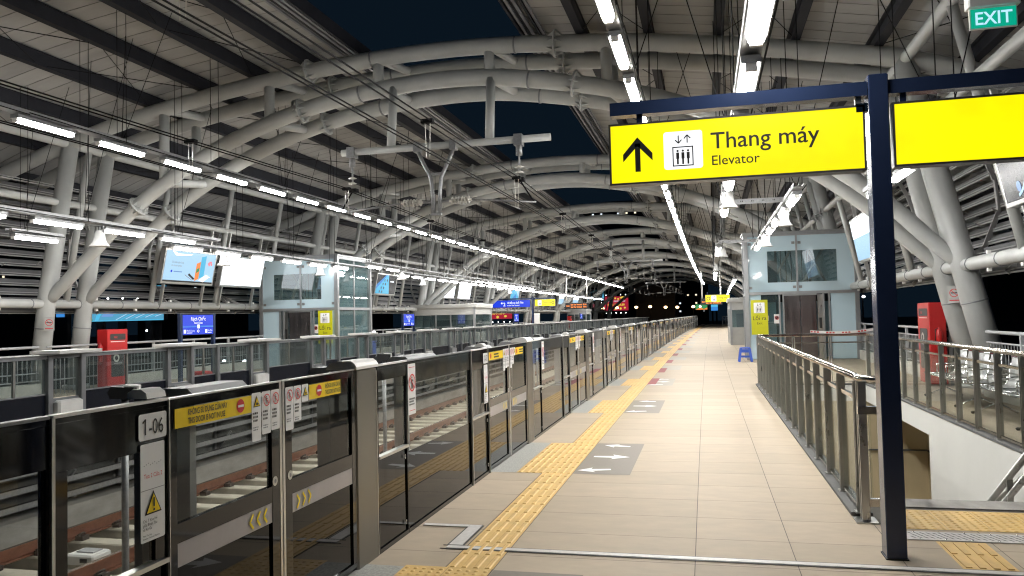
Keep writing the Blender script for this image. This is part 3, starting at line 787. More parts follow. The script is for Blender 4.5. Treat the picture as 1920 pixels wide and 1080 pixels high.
tag(g1, 'nearest black glass platform gate with door notice lettering beside the plate 1-06', 'screen gate', 'platform screen gates of the near platform')
g2, fc2 = make_gate(False)
g2.location = at(GX, 8.2); g2.rotation_euler = (0, 0, head(10)); tag(g2, 'second platform gate from the camera along the near platform edge', 'screen gate', 'platform screen gates of the near platform')
number_plate(fc1, '1-07', False)
# the panels before the first door (only their visible stretch)
g0 = thing('screen_gate', 'black fixed glass gate panels carrying the white plate 1-06', 'screen gate', at(GX, -2.2), 0, 'platform screen gates of the near platform')
fcz = [c for c in g1.children if c.name.startswith('fixed_panel')]
for src in fcz[1:]:
    c = src.copy(); COL.objects.link(c); c.parent = g0
    for k in src.children:
        if 'plate' in k.name or 'gap' in k.name or 'no_crossing' in k.name: continue
        e = k.copy(); COL.objects.link(e); e.parent = c
    last0 = c
number_plate(last0, '1-06', True)
for src in g1.children:
    if src.name.startswith('mullion') or src.name.startswith('end_cap'):
        c = src.copy(); COL.objects.link(c); c.parent = g0
for i in range(2, 20):
    yy = 3.0 + 5.2 * i
    copy_tree(g2, at(GX, yy), head(yy + 2.6), nth(i + 1) + ' platform gate from the camera along the near platform edge', 'platform screen gates of the near platform')

# ------------------------------------------------------------------ opposite platform gates (seen from the track)
def make_far_gate():
    t = thing('opposite_gate', 'x x x x', 'screen gate')
    for a in (0, .62, 2.6, 3.25, 4.05):
        m = MB(); m.box(-.06, .05, a, a + .085, -.02, 1.259, 'grey_frame'); m.build('post', t)
    for a in (.0, 2.6):
        m = MB(); m.box(-.22, .30, a - .06, a + .76, 1.285, 1.33, 'cap_white'); m.box(-.18, .26, a - .04, a + .74, 1.276, 1.2845, 'hood'); m.build('top_cap', t)
        m = MB(); m.bevbox(.001, .14, a + .10, a + .58, .12, .60, .03, 'cap_white' if a < 1 else 'hood'); m.build('drive_box', t)
    m = MB(); m.box(-.03, .03, .0, 5.2, 1.21, 1.26, 'grey_frame'); m.box(-.05, .06, .0, 5.2, 1.261, 1.275, 'alu'); m.build('top_rail', t)
    for (a, b) in ((.705, 2.6), (3.335, 4.05), (4.135, 5.2)):
        m = MB(); m.box(-.02, -.01, a, b, .70, 1.21, 'glass_far'); m.box(-.03, .0, a, b, .69, .71, 'grey_frame')
        for q in ((a + b) / 2,): m.box(-.03, .0, q - .018, q + .018, .711, 1.21, 'stainless')
        m.build('upper_glass', t)
        m = MB(); m.box(-.03, .0, a, b, -.12, .688, 'black_panel'); m.build('lower_panel', t)
    for a in (.085, 2.685):
        m = MB(); m.box(-.02, -.01, a, a + .534, .64, 1.21, 'glass_far'); m.box(-.04, .0, a, a + .534, -.1, .63, 'grey_frame'); m.build('narrow_glass', t)
    return t
fg = make_far_gate(); fg.location = at(FX, 4.3); fg.rotation_euler = (0, 0, head(6.9))
tag(fg, 'nearest grey glass gate of the opposite platform across the tracks', 'screen gate', 'screen gates of the opposite platform')
for i in range(1, 21):
    yy = 4.3 + 5.2 * i
    copy_tree(fg, at(FX, yy), head(yy + 2.6), nth(i + 1) + ' glass gate from the camera on the opposite platform edge', 'screen gates of the opposite platform')

# cameras on poles between the tracks
def cctv():
    t = thing('track_camera', 'x x x x', 'camera')
    m = MB(); m.tube([(0, 0, -1.42), (0, 0, .92)], .035, 'galv', 8); m.box(-.1, .1, -.1, .1, -1.42, -1.40, 'galv'); m.build('pole', t)
    m = MB(); m.extr_x([(-.13, .93), (.06, .91), (.10, .96), (.09, 1.03), (-.12, 1.05), (-.15, .99)], -.06, .06, 'ink'); m.build('housing', t)
    m = MB(); m.extr_x([(.0, 1.045), (.12, 1.035), (.13, .95), (.145, .95), (.14, 1.05), (.0, 1.06)], -.07, .07, 'cap_white'); m.build('sun_shield', t)
    return t
c0 = cctv(); c0.location = at(-5.75, 6.9); c0.rotation_euler = (0, 0, math.radians(-60)); tag(c0, 'nearest pole camera with white shield between the tracks', 'camera', 'pole cameras between the tracks')
for i in range(1, 9):
    yy = 6.9 + 6.65 * i; copy_tree(c0, at(-5.75, yy), math.radians(-60), nth(i + 1) + ' pole camera from the camera viewpoint between the tracks', 'pole cameras between the tracks')

# ------------------------------------------------------------------ roof frames
UPs = smooth(UP, 3); LOWs = smooth(LOW, 3)
def flange(m, p, t, r, mt='steel_paint', fins=8, sg=1):
    p = Vector(p); t = Vector(t).normalized()
    m.tube([p - t * .02, p + t * .02], r * 1.62, mt, 20)
    a = t.cross(Vector((0, 1, 0))).normalized(); b = t.cross(a)
    for k in range(fins):
        an = 2 * PI * k / fins; d = a * math.cos(an) + b * math.sin(an)
        s_ = (a * -math.sin(an) + b * math.cos(an)) * .008
        for sgn in (-1, 1):
            q0 = p + d * r * .95 + t * sgn * .02; q1 = p + d * r * 1.55 + t * sgn * .02; q2 = p + d * r * .98 + t * sgn * .17
            m.poly([q0 + s_, q1 + s_, q2 + s_], mt); m.poly([q2 - s_, q1 - s_, q0 - s_], mt); m.poly([q1 + s_, q1 - s_, q2 - s_, q2 + s_], mt)
TW = 1.27
def P3(P, x, dy): return Vector((x, dy, interp(P, x)))
CL = [(-16.62, 0.0), (-16.35, 2.3), (-15.60, 6.36)]; CR = [(5.42, 0.0), (4.86, 2.45), (3.95, 6.58)]
def make_frame():
    t = thing('arch_frame', 'x x x x', 'arch frame')
    for dy in (0, TW):
        m = MB(); m.tube([(x, dy, z) for x, z in UPs], .185, 'steel_paint', 14)
        for x in (-8.9, -3.0): q = P3(UP, x, dy); flange(m, q, P3(UP, x + .2, dy) - q, .185)
        for x in (-7.3, -3.9): q = P3(UP, x, dy); tt = (P3(UP, x + .2, dy) - q).normalized(); m.tube([q - tt * .02, q + tt * .02], .193, 'grey_frame', 16)
        m.build('upper_arch', t)
        m = MB(); m.tube([(x, dy, z) for x, z in LOWs], [.19 - .045 * min(1, (abs(x + 5.75) / 10.6) ** 2) for x, z in LOWs], 'steel_paint', 14)
        for x in (-13.6, -9.1, -2.6): q = P3(LOW, x, dy); flange(m, q, P3(LOW, x + .2, dy) - q, .165 if x < -10 else .18)
        for x in (-7.6, -3.6): q = P3(LOW, x, dy); tt = (P3(LOW, x + .2, dy) - q).normalized(); m.tube([q - tt * .02, q + tt * .02], .198, 'grey_frame', 16)
        m.build('lower_arch', t)
        for C, mid in ((CL, 4.4), (CR, 5.2)):
            m = MB(); top = Vector((C[2][0], dy, C[2][1])); m.tube([(x, dy, z) for x, z in C], [.225, .215, .20] if C is CL else [.245, .235, .215], 'steel_paint', 18)
            m.tube([(C[0][0], dy, 0), (C[0][0], dy, .12)], .34, 'steel_paint', 18)
            a, b = Vector((C[1][0], dy, C[1][1])), Vector((C[2][0], dy, C[2][1])); q = a.lerp(b, (mid - a.z) / (b.z - a.z)); flange(m, q, b - a, .205 if C is CL else .22)
            m.sphere(b, .205, 'steel_paint', 14, 8)
            a0 = Vector((C[0][0], dy, 0)); q = a0.lerp(a, .72); tt = (a - a0).normalized(); m.tube([q - tt * .012, q + tt * .012], .228 if C is CL else .247, 'grey_frame', 18)
            m.build('column', t)
    for x in (-12.85, -9.95, -7.15, -4.5, -1.9, .9):
        for dy in (0, TW): m = MB(); m.tube([P3(LOW, x, dy), P3(UP, x, dy)], .12, 'steel_paint', 12); m.build('strut', t)
        for Q in (LOW, UP): m = MB(); m.tube([P3(Q, x, 0), P3(Q, x + .35, TW)], .10, 'steel_paint', 10); m.build('cross_tube', t)
    return t
AF = 'twin tube arch frames of the roof'
f0 = make_frame(); f0.location = at(0, FR[0]); f0.rotation_euler = (0, 0, 0)
tag(f0, 'nearest pale twin tube arch frame spanning both platforms', 'arch frame', AF)
for i in range(1, 9):
    copy_tree(f0, at(0, FR[i]), head(FR[i]), nth(i + 1) + ' pale twin tube arch frame from the camera spanning both platforms', AF)

# ------------------------------------------------------------------ roofs over each platform
def deck_z(x): return interp(UP, x) + .50
def roof(side):
    L = side == 'left'
    t = thing('platform_roof', 'ribbed roof deck with dark beams over the %s platform' % ('opposite' if L else 'near'), 'roof')
    xs = [-21.4, -19.8, -18.2, -16.6, -15.0, -13.4, -11.8, -10.3, -9.0, -7.75] if L else [-3.75, -2.4, -1.0, .4, 1.8, 3.3, 4.8, 6.4, 8.0, 9.6]
    YS = 4.0; m = MB()
    y = YS; step = .50
    while y < Y_END:
        st_ = step if y < 75 else 1.08
        q = min(y + st_ - .02, Y_END)
        for a, b in zip(xs, xs[1:]):
            m.quad((bend(a, y), y, deck_z(a)), (bend(a, q), q, deck_z(a)), (bend(b, q), q, deck_z(b)), (bend(b, y), y, deck_z(b)), 'deck')
            # seam pan: raised groove
            m.quad((bend(a, q), q, deck_z(a)), (bend(a, q), q, deck_z(a) + .05), (bend(b, q), q, deck_z(b) + .05), (bend(b, q), q, deck_z(b)), 'deck_seam')
            m.quad((bend(a, q), q, deck_z(a) + .05), (bend(a, q), q + .02, deck_z(a) + .05), (bend(b, q), q + .02, deck_z(b) + .05), (bend(b, q), q, deck_z(b) + .05), 'deck_seam')
            m.quad((bend(a, q), q + .02, deck_z(a) + .05), (bend(a, q), q + .02, deck_z(a)), (bend(b, q), q + .02, deck_z(b)), (bend(b, q), q + .02, deck_z(b) + .05), 'deck_seam')
        y += st_
    m.build('deck', t)
    px = [-19.9, -18.2, -16.6, -15.0, -13.3, -11.8, -10.4, -9.0] if L else [-2.45, -1.0, .45, 1.95, 3.5, 5.2, 6.9, 8.5]
    for x in px:
        m = MB(); zz = interp(UP, x)
        P = rail_pts(x, zz, YS, Y_END, 6.0)
        for p, q in zip(P, P[1:]):
            for (dz, w_, h) in ((.205, .18, .028), (.345, .05, .25), (.475, .20, .028)):
                m.bar((p[0], p[1], p[2] + dz), (q[0], q[1], q[2] + dz), w_, h, 'purlin')
            # solid-looking web cladding
            m.bar((p[0] + .065, p[1], p[2] + .345), (q[0] + .065, q[1], q[2] + .345), .015, .24, 'purlin')
        m.build('purlin', t)
    # edge gutter beam with parallel lines
    m = MB(); x0 = -7.72 if L else -3.78; sg = -1 if L else 1
    P = rail_pts(x0, interp(UP, x0), YS, Y_END, 6.0)
    for p, q in zip(P, P[1:]):
        for (dx, dz, w_, h, mtn) in ((0, .42, .05, .30, 'purlin'), (.10, .30, .06, .04, 'gutter'), (.10, .44, .14, .20, 'purlin'), (.24, .32, .07, .06, 'gutter'), (.36, .35, .05, .05, 'purlin'), (.46, .33, .05, .05, 'gutter')):
            m.bar((p[0] + sg * dx, p[1], p[2] + dz), (q[0] + sg * dx, q[1], q[2] + dz), w_, h, mtn)
    m.build('edge_beam', t)
    # bracing rods under the purlins
    m = MB()
    for i, y0 in enumerate([FR[0] - 13.35] + FR[:6]):
        if y0 < 3: y0 = 4.2
        y1 = FR[0] if i == 0 else y0 + 13.35
        pp = px[2:] if L else px[:-2]
        for a, b in zip(pp[::2], pp[1::2]):
            za, zb = interp(UP, a) + .22, interp(UP, b) + .22
            for k in range(4):
                ya = y0 + (y1 - y0) * k / 4; yb = y0 + (y1 - y0) * (k + 1) / 4
                m.tube([(bend(a, ya), ya, za), (bend(b, yb), yb, zb)], .010, 'wire', 4, False); m.tube([(bend(b, ya), ya, zb), (bend(a, yb), yb, za)], .010, 'wire', 4, False)
        m_top = None
    m.build('bracing_rods', t)
    return t
roof('left'); roof('right')

# ------------------------------------------------------------------ side walls: long pipes, leaning mullions, louvres
def side(L):
    t = thing('louvred_side_wall', 'dark louvred wall with pale pipes behind the %s platform' % ('opposite' if L else 'near'), 'side wall')
    C = CL if L else CR; s_ = -1 if L else 1
    def cx(z):
        (x0, z0), (x1, z1) = (C[1], C[2]) if z > C[1][1] else (C[0], C[1])
        return x0 + (x1 - x0) * (z - z0) / (z1 - z0)
    y0 = 6.0
    for z, r in ((2.28 if L else 2.46, .115 if L else .125), (4.85 if L else 5.25, .095), (6.33 if L else 6.55, .115)):
        m = MB(); m.tube(rail_pts(cx(z), z, y0, Y_END, 4.45), r, 'steel_paint', 14)
        yy = y0 + 1
        while yy < 70 and z < 3:
            for o_ in (.0,): 
                p = Vector((bend(cx(z), yy), yy, z)); m.tube([p - Vector((0, .012, 0)), p + Vector((0, .012, 0))], r + .012, 'grey_frame', 14)
            m.box(p.x - s_ * 0 - .03, p.x + .03, yy + .6, yy + .68, z + r, z + r + .06, 'cap_white'); m.box(p.x - .03, p.x + .03, yy + .6, yy + .68, z - r - .06, z - r, 'cap_white')
            yy += 1.55
        m.build('long_pipe', t)
    # leaning mullions, four per bay
    ml = MB(); zb, zt = (2.3, 6.3) if L else (2.5, 6.5)
    ml.tube([(cx(zb) , 0, zb), (cx(zt), 0, zt)], .085, 'steel_paint', 10); mm = ml.mesh('mullion')
    for b in [FR[0] - 13.35] + FR[:8]:
        for k in (0, 1, 2, 3):
            yy = b + .635 + 3.2 * k + (.05 if k else 0)
            if yy > 7: link(mm, 'mullion', t, (KB * yy * yy, yy, 0), 0)
    # louvre skin
    prof = [(.45, 2.05), (1.15, 2.75), (1.45, 3.5), (1.40, 4.2), (1.15, 4.9), (.85, 5.5)]
    m = MB(); sg_ = -1 if L else 1; base = C[1][0]; dz_ = 0 if L else .2
    def pt(o_, z, y): return (bend(base + sg_ * o_, y), y, z + dz_)
    ribs = MB(); n_l = 15
    for k in range(n_l):
        u = k / (n_l - 1) * (len(prof) - 1); i = min(int(u), len(prof) - 2); f = u - i
        o_ = prof[i][0] + (prof[i + 1][0] - prof[i][0]) * f; z = prof[i][1] + (prof[i + 1][1] - prof[i][1]) * f
        y = 6.0
        while y < Y_END:
            q = min(y + 4.45, Y_END)
            if k < n_l - 1:
                a = pt(o_ + .03, z + .02, y); b = pt(o_ + .03, z + .02, q); c = pt(o_ - .02 + .08, z + .17, q); d_ = pt(o_ - .02 + .08, z + .17, y)
                m.quad(a, b, c, d_, 'louvre')
            m.bar(pt(o_ - .04, z, y), pt(o_ - .04, z, q), .05, .028, 'louvre_rail'); m.bar(pt(o_ - .06, z + .055, y), pt(o_ - .06, z + .055, q), .012, .02, 'louvre_rail')
            y = q
    m.build('louvres', t)
    for b in [FR[0] - 13.35] + FR[:8]:
        for k in range(4):
            yy = b + TW + (13.35) * k / 4 + .9
            if yy < 6 or yy > Y_END: continue
            for (a, za), (c, zc) in zip(prof, prof[1:]):
                ribs.bar(pt(a - .1, za, yy), pt(c - .1, zc, yy), .05, .10, 'louvre_rail')
            # stay from pipe to rib
            ribs.bar((bend(C[1][0], yy), yy, C[1][1]), pt(prof[1][0] - .1, prof[1][1], yy), .04, .06, 'louvre_rail')
            for kk in range(3): ribs.bar(pt(prof[2][0] - .12, 3.3 + .1 * kk, yy + 1.1 * (kk + 1)), pt(prof[2][0] - .25, 3.38 + .1 * kk, yy + 1.1 * (kk + 1)), .012, .03, 'louvre_rail')
    ribs.build('louvre_ribs', t)
    # panels standing behind the screens' lower edge: kerb wall
    return t
side(True); side(False)

# outer stays from column tops to the eave
# ------------------------------------------------------------------ lamps, trays
def lamp_mesh():
    m = MB(); m.box(-.078, .078, -.60, .60, .008, .07, 'galv'); prof = [(-.066, .005), (-.055, -.035), (-.035, -.05), (.035, -.05), (.055, -.035), (.066, .005)]
    m.extr_y(prof, -.55, .55, 'tube', False); m.box(-.04, .04, -.6, -.551, -.05, .008, 'cap_white'); m.box(-.04, .04, .551, .6, -.05, .008, 'cap_white')
    return m
hs = MB(); hs.box(-.078, .078, -.60, .60, .008, .07, 'galv'); hs.box(-.045, .045, -.595, -.551, -.055, .008, 'cap_white'); hs.box(-.045, .045, .551, .595, -.055, .008, 'cap_white'); HS = hs.mesh('lamp_housing')
emit('tube_low', (1.0, 0.985, 0.955), TUBE * 0.5)
df = MB(); df.extr_y([(-.066, .005), (-.055, -.035), (-.035, -.05), (.035, -.05), (.055, -.035), (.066, .005)], -.55, .55, 'tube', False); DF = df.mesh('lamp_diffuser'); df.mats = ['tube_low']; DFL = df.mesh('lamp_diffuser_low')
lm_ = lamp_mesh(); LM = lm_.mesh('tube_lamp'); lm_.mats = [('tube_low' if q == 'tube' else q) for q in lm_.mats]; LML = lm_.mesh('tube_lamp_low')
def lamps(x, z, ys, desc, group):
    for i, yy in enumerate(ys):
        lab = nth(i + 1) + ' tube lamp along ' + desc
        if yy < 32:
            o = thing('tube_lamp', lab, 'lamp', at(x, yy, z), head(yy), group); link(HS, 'housing', o); link(DF if z > 4 else DFL, 'diffuser', o)
        else:
            o = link(LM if z > 4 else LML, 'tube_lamp', None, at(x, yy, z), head(yy)); tag(o, lab, 'lamp', group)
def tray(x, z, y0, y1, desc, ztop=None, rods=True, w_=.17, rstep=2.9):
    t = thing('lamp_tray', 'galvanised steel tray carrying ' + desc, 'lamp tray')
    m = MB(); P = rail_pts(x, z + .10, y0, y1, 4.0)
    for p, q in zip(P, P[1:]):
        m.bar(p, q, w_, .008, 'galv'); m.bar((p[0] - w_ / 2, p[1], p[2] + .035), (q[0] - w_ / 2, q[1], q[2] + .035), .005, .07, 'galv'); m.bar((p[0] + w_ / 2, p[1], p[2] + .035), (q[0] + w_ / 2, q[1], q[2] + .035), .005, .07, 'galv')
        m.tube([(p[0] + .12, p[1], p[2] + .02), (q[0] + .12, q[1], q[2] - .01)], .009, 'wire', 5, False)
        m.tube([(p[0] + .02, p[1], p[2] + .05), (q[0] + .02, q[1], q[2] + .05)], .02, 'steel_paint', 6, False)
    m.build('channel', t)
    if rods:
        y = y0 + .4; k = 0
        def rod(a, b): m = MB(); m.tube([a, b], .0075, 'wire', 4, False); m.build('hanger_rod', t)
        while y < min(y1, 68):
            bx = bend(x, y); zt = interp(UP, x) + .3 if ztop is None else ztop
            for dx in (-.1, .1): rod((bx + dx, y, z + .10), (bx + dx, y, zt))
            if k % 2 == 0: rod((bx, y, z + .10), (bx + .9, y + .3, zt)); rod((bx, y, z + .10), (bx - .9, y + 1.2, zt))
            y += rstep; k += 1
    return t
P_ = 1.763
hi = [10.82 + P_ * k for k in range(-2, 49)]
lamps(-10.55, 5.0, hi, 'the high row above the opposite platform edge', 'high lamp row over the opposite platform')
tray(-10.55, 5.0, 6.4, 96.2, 'the high lamp row over the opposite platform edge')
hr_ = [10.0 + P_ * k for k in range(-2, 47)]
lamps(-.95, 5.0, hr_, 'the high row above the near platform edge', 'high lamp row over the near platform')
tray(-.95, 5.0, 5.4, 92.0, 'the high lamp row over the near platform edge')
A1 = [5.4 + P_ * k for k in range(0, 7)]
lamps(.43, 3.65, [4.0] + A1[1:] if False else A1, 'the low row over the near platform before the sign', 'low lamp rows over the near platform')
tray(.43, 3.65, 4.2, 17.3, 'the near low lamp row beside the yellow sign')
lamps(1.6, 3.65, [14.9 + P_ * k for k in range(0, 7)], 'the low row leading to the near glass elevator', 'low lamp rows over the near platform')
tray(1.6, 3.65, 14.0, 27.6, 'the low lamps in front of the near glass elevator')
lamps(.43, 3.65, [25.5, 27.3, 40.5, 42.3, 44.1, 45.9, 47.7], 'the low row beside the near glass elevator', 'low lamp rows over the near platform')
tray(.43, 3.65, 24.6, 49, 'the low lamps beside the near glass elevator')
lamps(1.6, 3.65, [50 + P_ * k for k in range(0, 22)], 'the far low row beyond the near booth', 'low lamp rows over the near platform')
tray(1.6, 3.65, 49, 90, 'the far low lamps beyond the near booth')
lamps(2.9, 3.65, [10.9, 12.6, 14.4], 'the low row over the stair opening', 'low lamp rows over the near platform')
tray(2.9, 3.65, 10, 15.2, 'the low lamps over the stair opening')
lamps(-11.93, 3.65, [9.0 + P_ * k for k in range(0, 5)] , 'the low row over the opposite platform left of the blank screen', 'low lamp rows over the opposite platform')
tray(-11.93, 3.65, 7, 17.6, 'the nearest low lamps over the opposite platform')
lamps(-13.1, 3.65, [18.0 + P_ * k for k in range(0, 6)], 'the low row across the opposite glass elevator', 'low lamp rows over the opposite platform')
tray(-13.1, 3.65, 17.1, 29.0, 'the low lamps across the front of the opposite elevator')
lamps(-11.93, 3.65, [27.2, 28.96], 'the short low row just beyond the opposite elevator', 'low lamp rows over the opposite platform')
lamps(-13.1, 3.65, [33 + P_ * k for k in range(0, 36)], 'the long low row over the opposite platform beyond its elevator', 'low lamp rows over the opposite platform')
tray(-13.1, 3.65, 32, 97, 'the long low lamp row beyond the opposite elevator')
lamps(-11.93, 3.65, [41 + P_ * k for k in range(0, 8)], 'the middle low row above the opposite booth', 'low lamp rows over the opposite platform')
tray(-11.93, 3.65, 26.4, 55.6, 'the middle low lamps above the opposite booth')
lamps(-14.4, 3.65, [14.5], 'the short tray between the opposite columns', 'low lamp rows over the opposite platform')
tray(-14.4, 3.65, 13.8, 15.2, 'the single low lamp before the opposite columns')
# cross trays
def xtray(x0, x1, y, z, label):
    m = MB(); m.bar((bend(x0, y), y, z), (bend(x1, y), y, z), .12, .012, 'galv'); m.bar((bend(x0, y), y - .06, z + .03), (bend(x1, y), y - .06, z + .03), .006, .10, 'galv'); m.bar((bend(x0, y), y + .06, z + .03), (bend(x1, y), y + .06, z + .03), .006, .06, 'galv')
    for k in range(int((x1 - x0) / .2)):
        for dx in (0, .03): m.box(x0 + .1 + .2 * k + dx + KB * y * y, x0 + .115 + .2 * k + dx + KB * y * y, y - .064, y - .0631, z + .02, z + .05, 'ink')
    tag(m.build('cross_tray'), label, 'cross tray')
xtray(.43, 1.7, 16.0, 3.78, 'galvanised cross arm joining the low trays before the near elevator')
xtray(.43, 1.7, 24.8, 3.78, 'galvanised cross arm against the near elevator front')
xtray(.50, 2.6, 5.62, 3.80, 'galvanised cross arm at the top behind the exit sign')
xtray(-13.1, -11.93, 17.4, 3.78, 'galvanised cross arm above the light blue advertising screen')
xtray(-13.1, -11.93, 29.2, 3.78, 'galvanised cross arm beyond the opposite elevator')

# bell shaped speakers
def speaker():
    t = thing('speaker', 'x x x x', 'speaker')
    m = MB()
    prof = [(.075, 0), (.10, -.06), (.115, -.16), (.14, -.24), (.20, -.31), (.205, -.325), (.0, -.325)]
    m.lathe(prof, 'speaker', (0, 0, 0), 4 if False else 20, 1.0, .8); m.lathe([(0.001, .0), (.075, 0)], 'speaker', (0, 0, 0), 20, 1, .8); m.build('horn', t)
    m = MB(); m.box(-.015, .015, -.02, .02, 0, .09, 'galv'); m.bar((-.11, 0, -.06), (-.09, 0, .09), .02, .01, 'galv'); m.bar((.11, 0, -.06), (.09, 0, .09), .02, .01, 'galv'); m.box(-.1, .1, -.02, .02, .08, .095, 'galv'); m.build('bracket', t)
    return t
sp = None
SPK = [(-11.93, 13.6, 'white horn speaker hanging from the tray before the opposite columns'), (-13.1, 19.6, 'white horn speaker in front of the light blue screen'),
       (-13.1, 25.3, 'white horn speaker in front of the opposite glass elevator'), (-11.93, 29.9, 'white horn speaker just beyond the opposite elevator'), (-13.1, 35.5, 'white horn speaker right of the blue roundel screen'),
       (-11.93, 45.2, 'white horn speaker above the opposite booth'), (-13.1, 52.0, 'white horn speaker near the twin white screens'),
       (.43, 13.3, 'white horn speaker under the elevator direction sign'), (1.6, 16.6, 'white horn speaker nearer of two before the elevator glass'), (1.6, 21.6, 'white horn speaker further of two before the elevator glass'),
       (.55, 24.9, 'white horn speaker beside the elevator corner'), (.43, 33.0, 'white horn speaker beyond the near elevator')]
for x, yy, lab in SPK:
    if sp is None: sp = speaker(); sp.location = at(x, yy, 3.62); tag(sp, lab, 'speaker', 'horn speakers under the lamp trays')
    else:
        c = copy_tree(sp, at(x, yy, 3.62), random.uniform(-.3, .3), lab, 'horn speakers under the lamp trays')
        if x > 0: c.scale = (.75, .75, .8)

# ------------------------------------------------------------------ overhead line
def cat_support(lab, i):
    t = thing('overhead_line_support', lab, 'line support', at(0, FR[i] - .32), head(FR[i]), 'overhead line supports')
    m = MB(); m.tube([(-7.95, 0, 5.5), (-3.1, 0, 5.5)], .08, 'steel_paint', 12); m.build('cross_pipe', t)
    for q in (-6.75, -4.45): m = MB(); m.tube([(q, 0, 5.55), (q, .2, 6.95)], .10, 'steel_paint', 10); m.build('hanger_pipe', t)
    m = MB()
    for s_ in (-1, 1):
        m.tube([(-5.7 + s_ * .42, 0, 5.42), (-5.7 + s_ * .30, 0, 5.15), (-5.7 + s_ * .12, 0, 4.8), (-5.7 + s_ * .08, 0, 4.4), (-5.7 + s_ * .08, 0, 4.0)], .045, 'galv', 8)
        m.box(-5.7 + s_ * .42 - .07, -5.7 + s_ * .42 + .07, -.1, .1, 5.38, 5.6, 'galv')
    m.box(-5.82, -5.58, -.05, .05, 3.95, 4.0, 'galv'); m.box(-5.85, -5.55, -.03, .03, 4.85, 4.9, 'galv'); m.build('forked_mast', t)
    for s_, tx in ((-1, -7.7), (1, -3.8)):
        m = MB()
        m.tube([(-5.7 + s_ * .1, 0, 4.25), (-5.7 + s_ * .3, 0, 4.26)], .03, 'galv', 8)
        for k in range(6): m.tube([(-5.7 + s_ * (.36 + k * .075), 0, 4.26), (-5.7 + s_ * (.385 + k * .075), 0, 4.26)], .085, 'insulator', 12)
        m.tube([(-5.7 + s_ * .30, 0, 4.26), (-5.7 + s_ * .82, 0, 4.26)], .03, 'insulator', 8); m.build('insulator', t)
        m = MB(); m.tube([(-5.7 + s_ * .82, 0, 4.26), (tx + s_ * .35, 0, 4.12)], .022, 'galv', 8); m.tube([(tx + s_ * .3, 0, 4.14), (tx, 0, 4.62)], .018, 'wire', 6); m.tube([(tx - s_ * .5, 0, 4.22), (tx, 0, 3.98)], .014, 'galv', 6); m.build('steady_arm', t)
        m = MB(); m.tube([(tx, 0, 5.42), (tx, 0, 4.75)], .022, 'galv', 8); m.tube([(tx, 0, 5.40), (tx, 0, 5.15)], .07, 'galv', 10)
        m.box(tx - .09, tx + .09, -.12, .12, 5.36, 5.6, 'galv')
        for k in range(2): m.lathe([(.02, .04), (.10, .0), (.02, -.02)], 'insulator', (tx, 0, 4.78 + k * .12), 12)
        m.box(tx - .11, tx + .11, -.08, .08, 4.58, 4.66, 'wire'); m.build('suspension_insulator', t)
    return t
cat_support('nearest overhead line support hanging from the first arch', 0)
cat_support('middle overhead line support with cross pipe deep in the station', 3)
cat_support('farthest overhead line support near the end of the roof', 6)
for tx, lab in ((-3.8, 'twin overhead wires above the near track'), (-7.7, 'twin overhead wires above the opposite track')):
    t = thing('overhead_wires', lab, 'wires')
    ym = FR[0] - .32
    sup = [ym - 40, ym, ym + 40.05, ym + 80.1, ym + 120]
    def sag(y):
        for a, b in zip(sup, sup[1:]):
            if a <= y <= b: u = (y - a) / (b - a); return -.22 * 4 * u * (1 - u)
        return 0
    for dx in (-.06, .06):
        m = MB(); P = []; y = 1.0
        while y < 150: P.append((bend(tx, y) + dx, y, 4.62 + sag(y))); y += 3
        m.tube(P, .011, 'wire', 5, False); m.build('messenger_wire', t)
        m = MB(); P = []; y = 1.0
        while y < 150: P.append((bend(tx, y) + dx * .6 + .25 * math.sin(y * .078), y, 3.97)); y += 3
        m.tube(P, .009, 'wire', 5, False); m.build('contact_wire', t)
    for k in range(20):
        y = 5.2 + k * 5.5
        m = MB(); x = bend(tx, y); z = 4.62 + sag(y)
        m.box(x - .09, x + .09, y - .05, y + .05, z - .03, z + .03, 'wire')
        for dx in (-.025, .025): m.tube([(x + dx * 1.6, y, z), (x + dx, y, 3.98)], .005, 'insulator', 4, False)
        m.build('dropper', t)

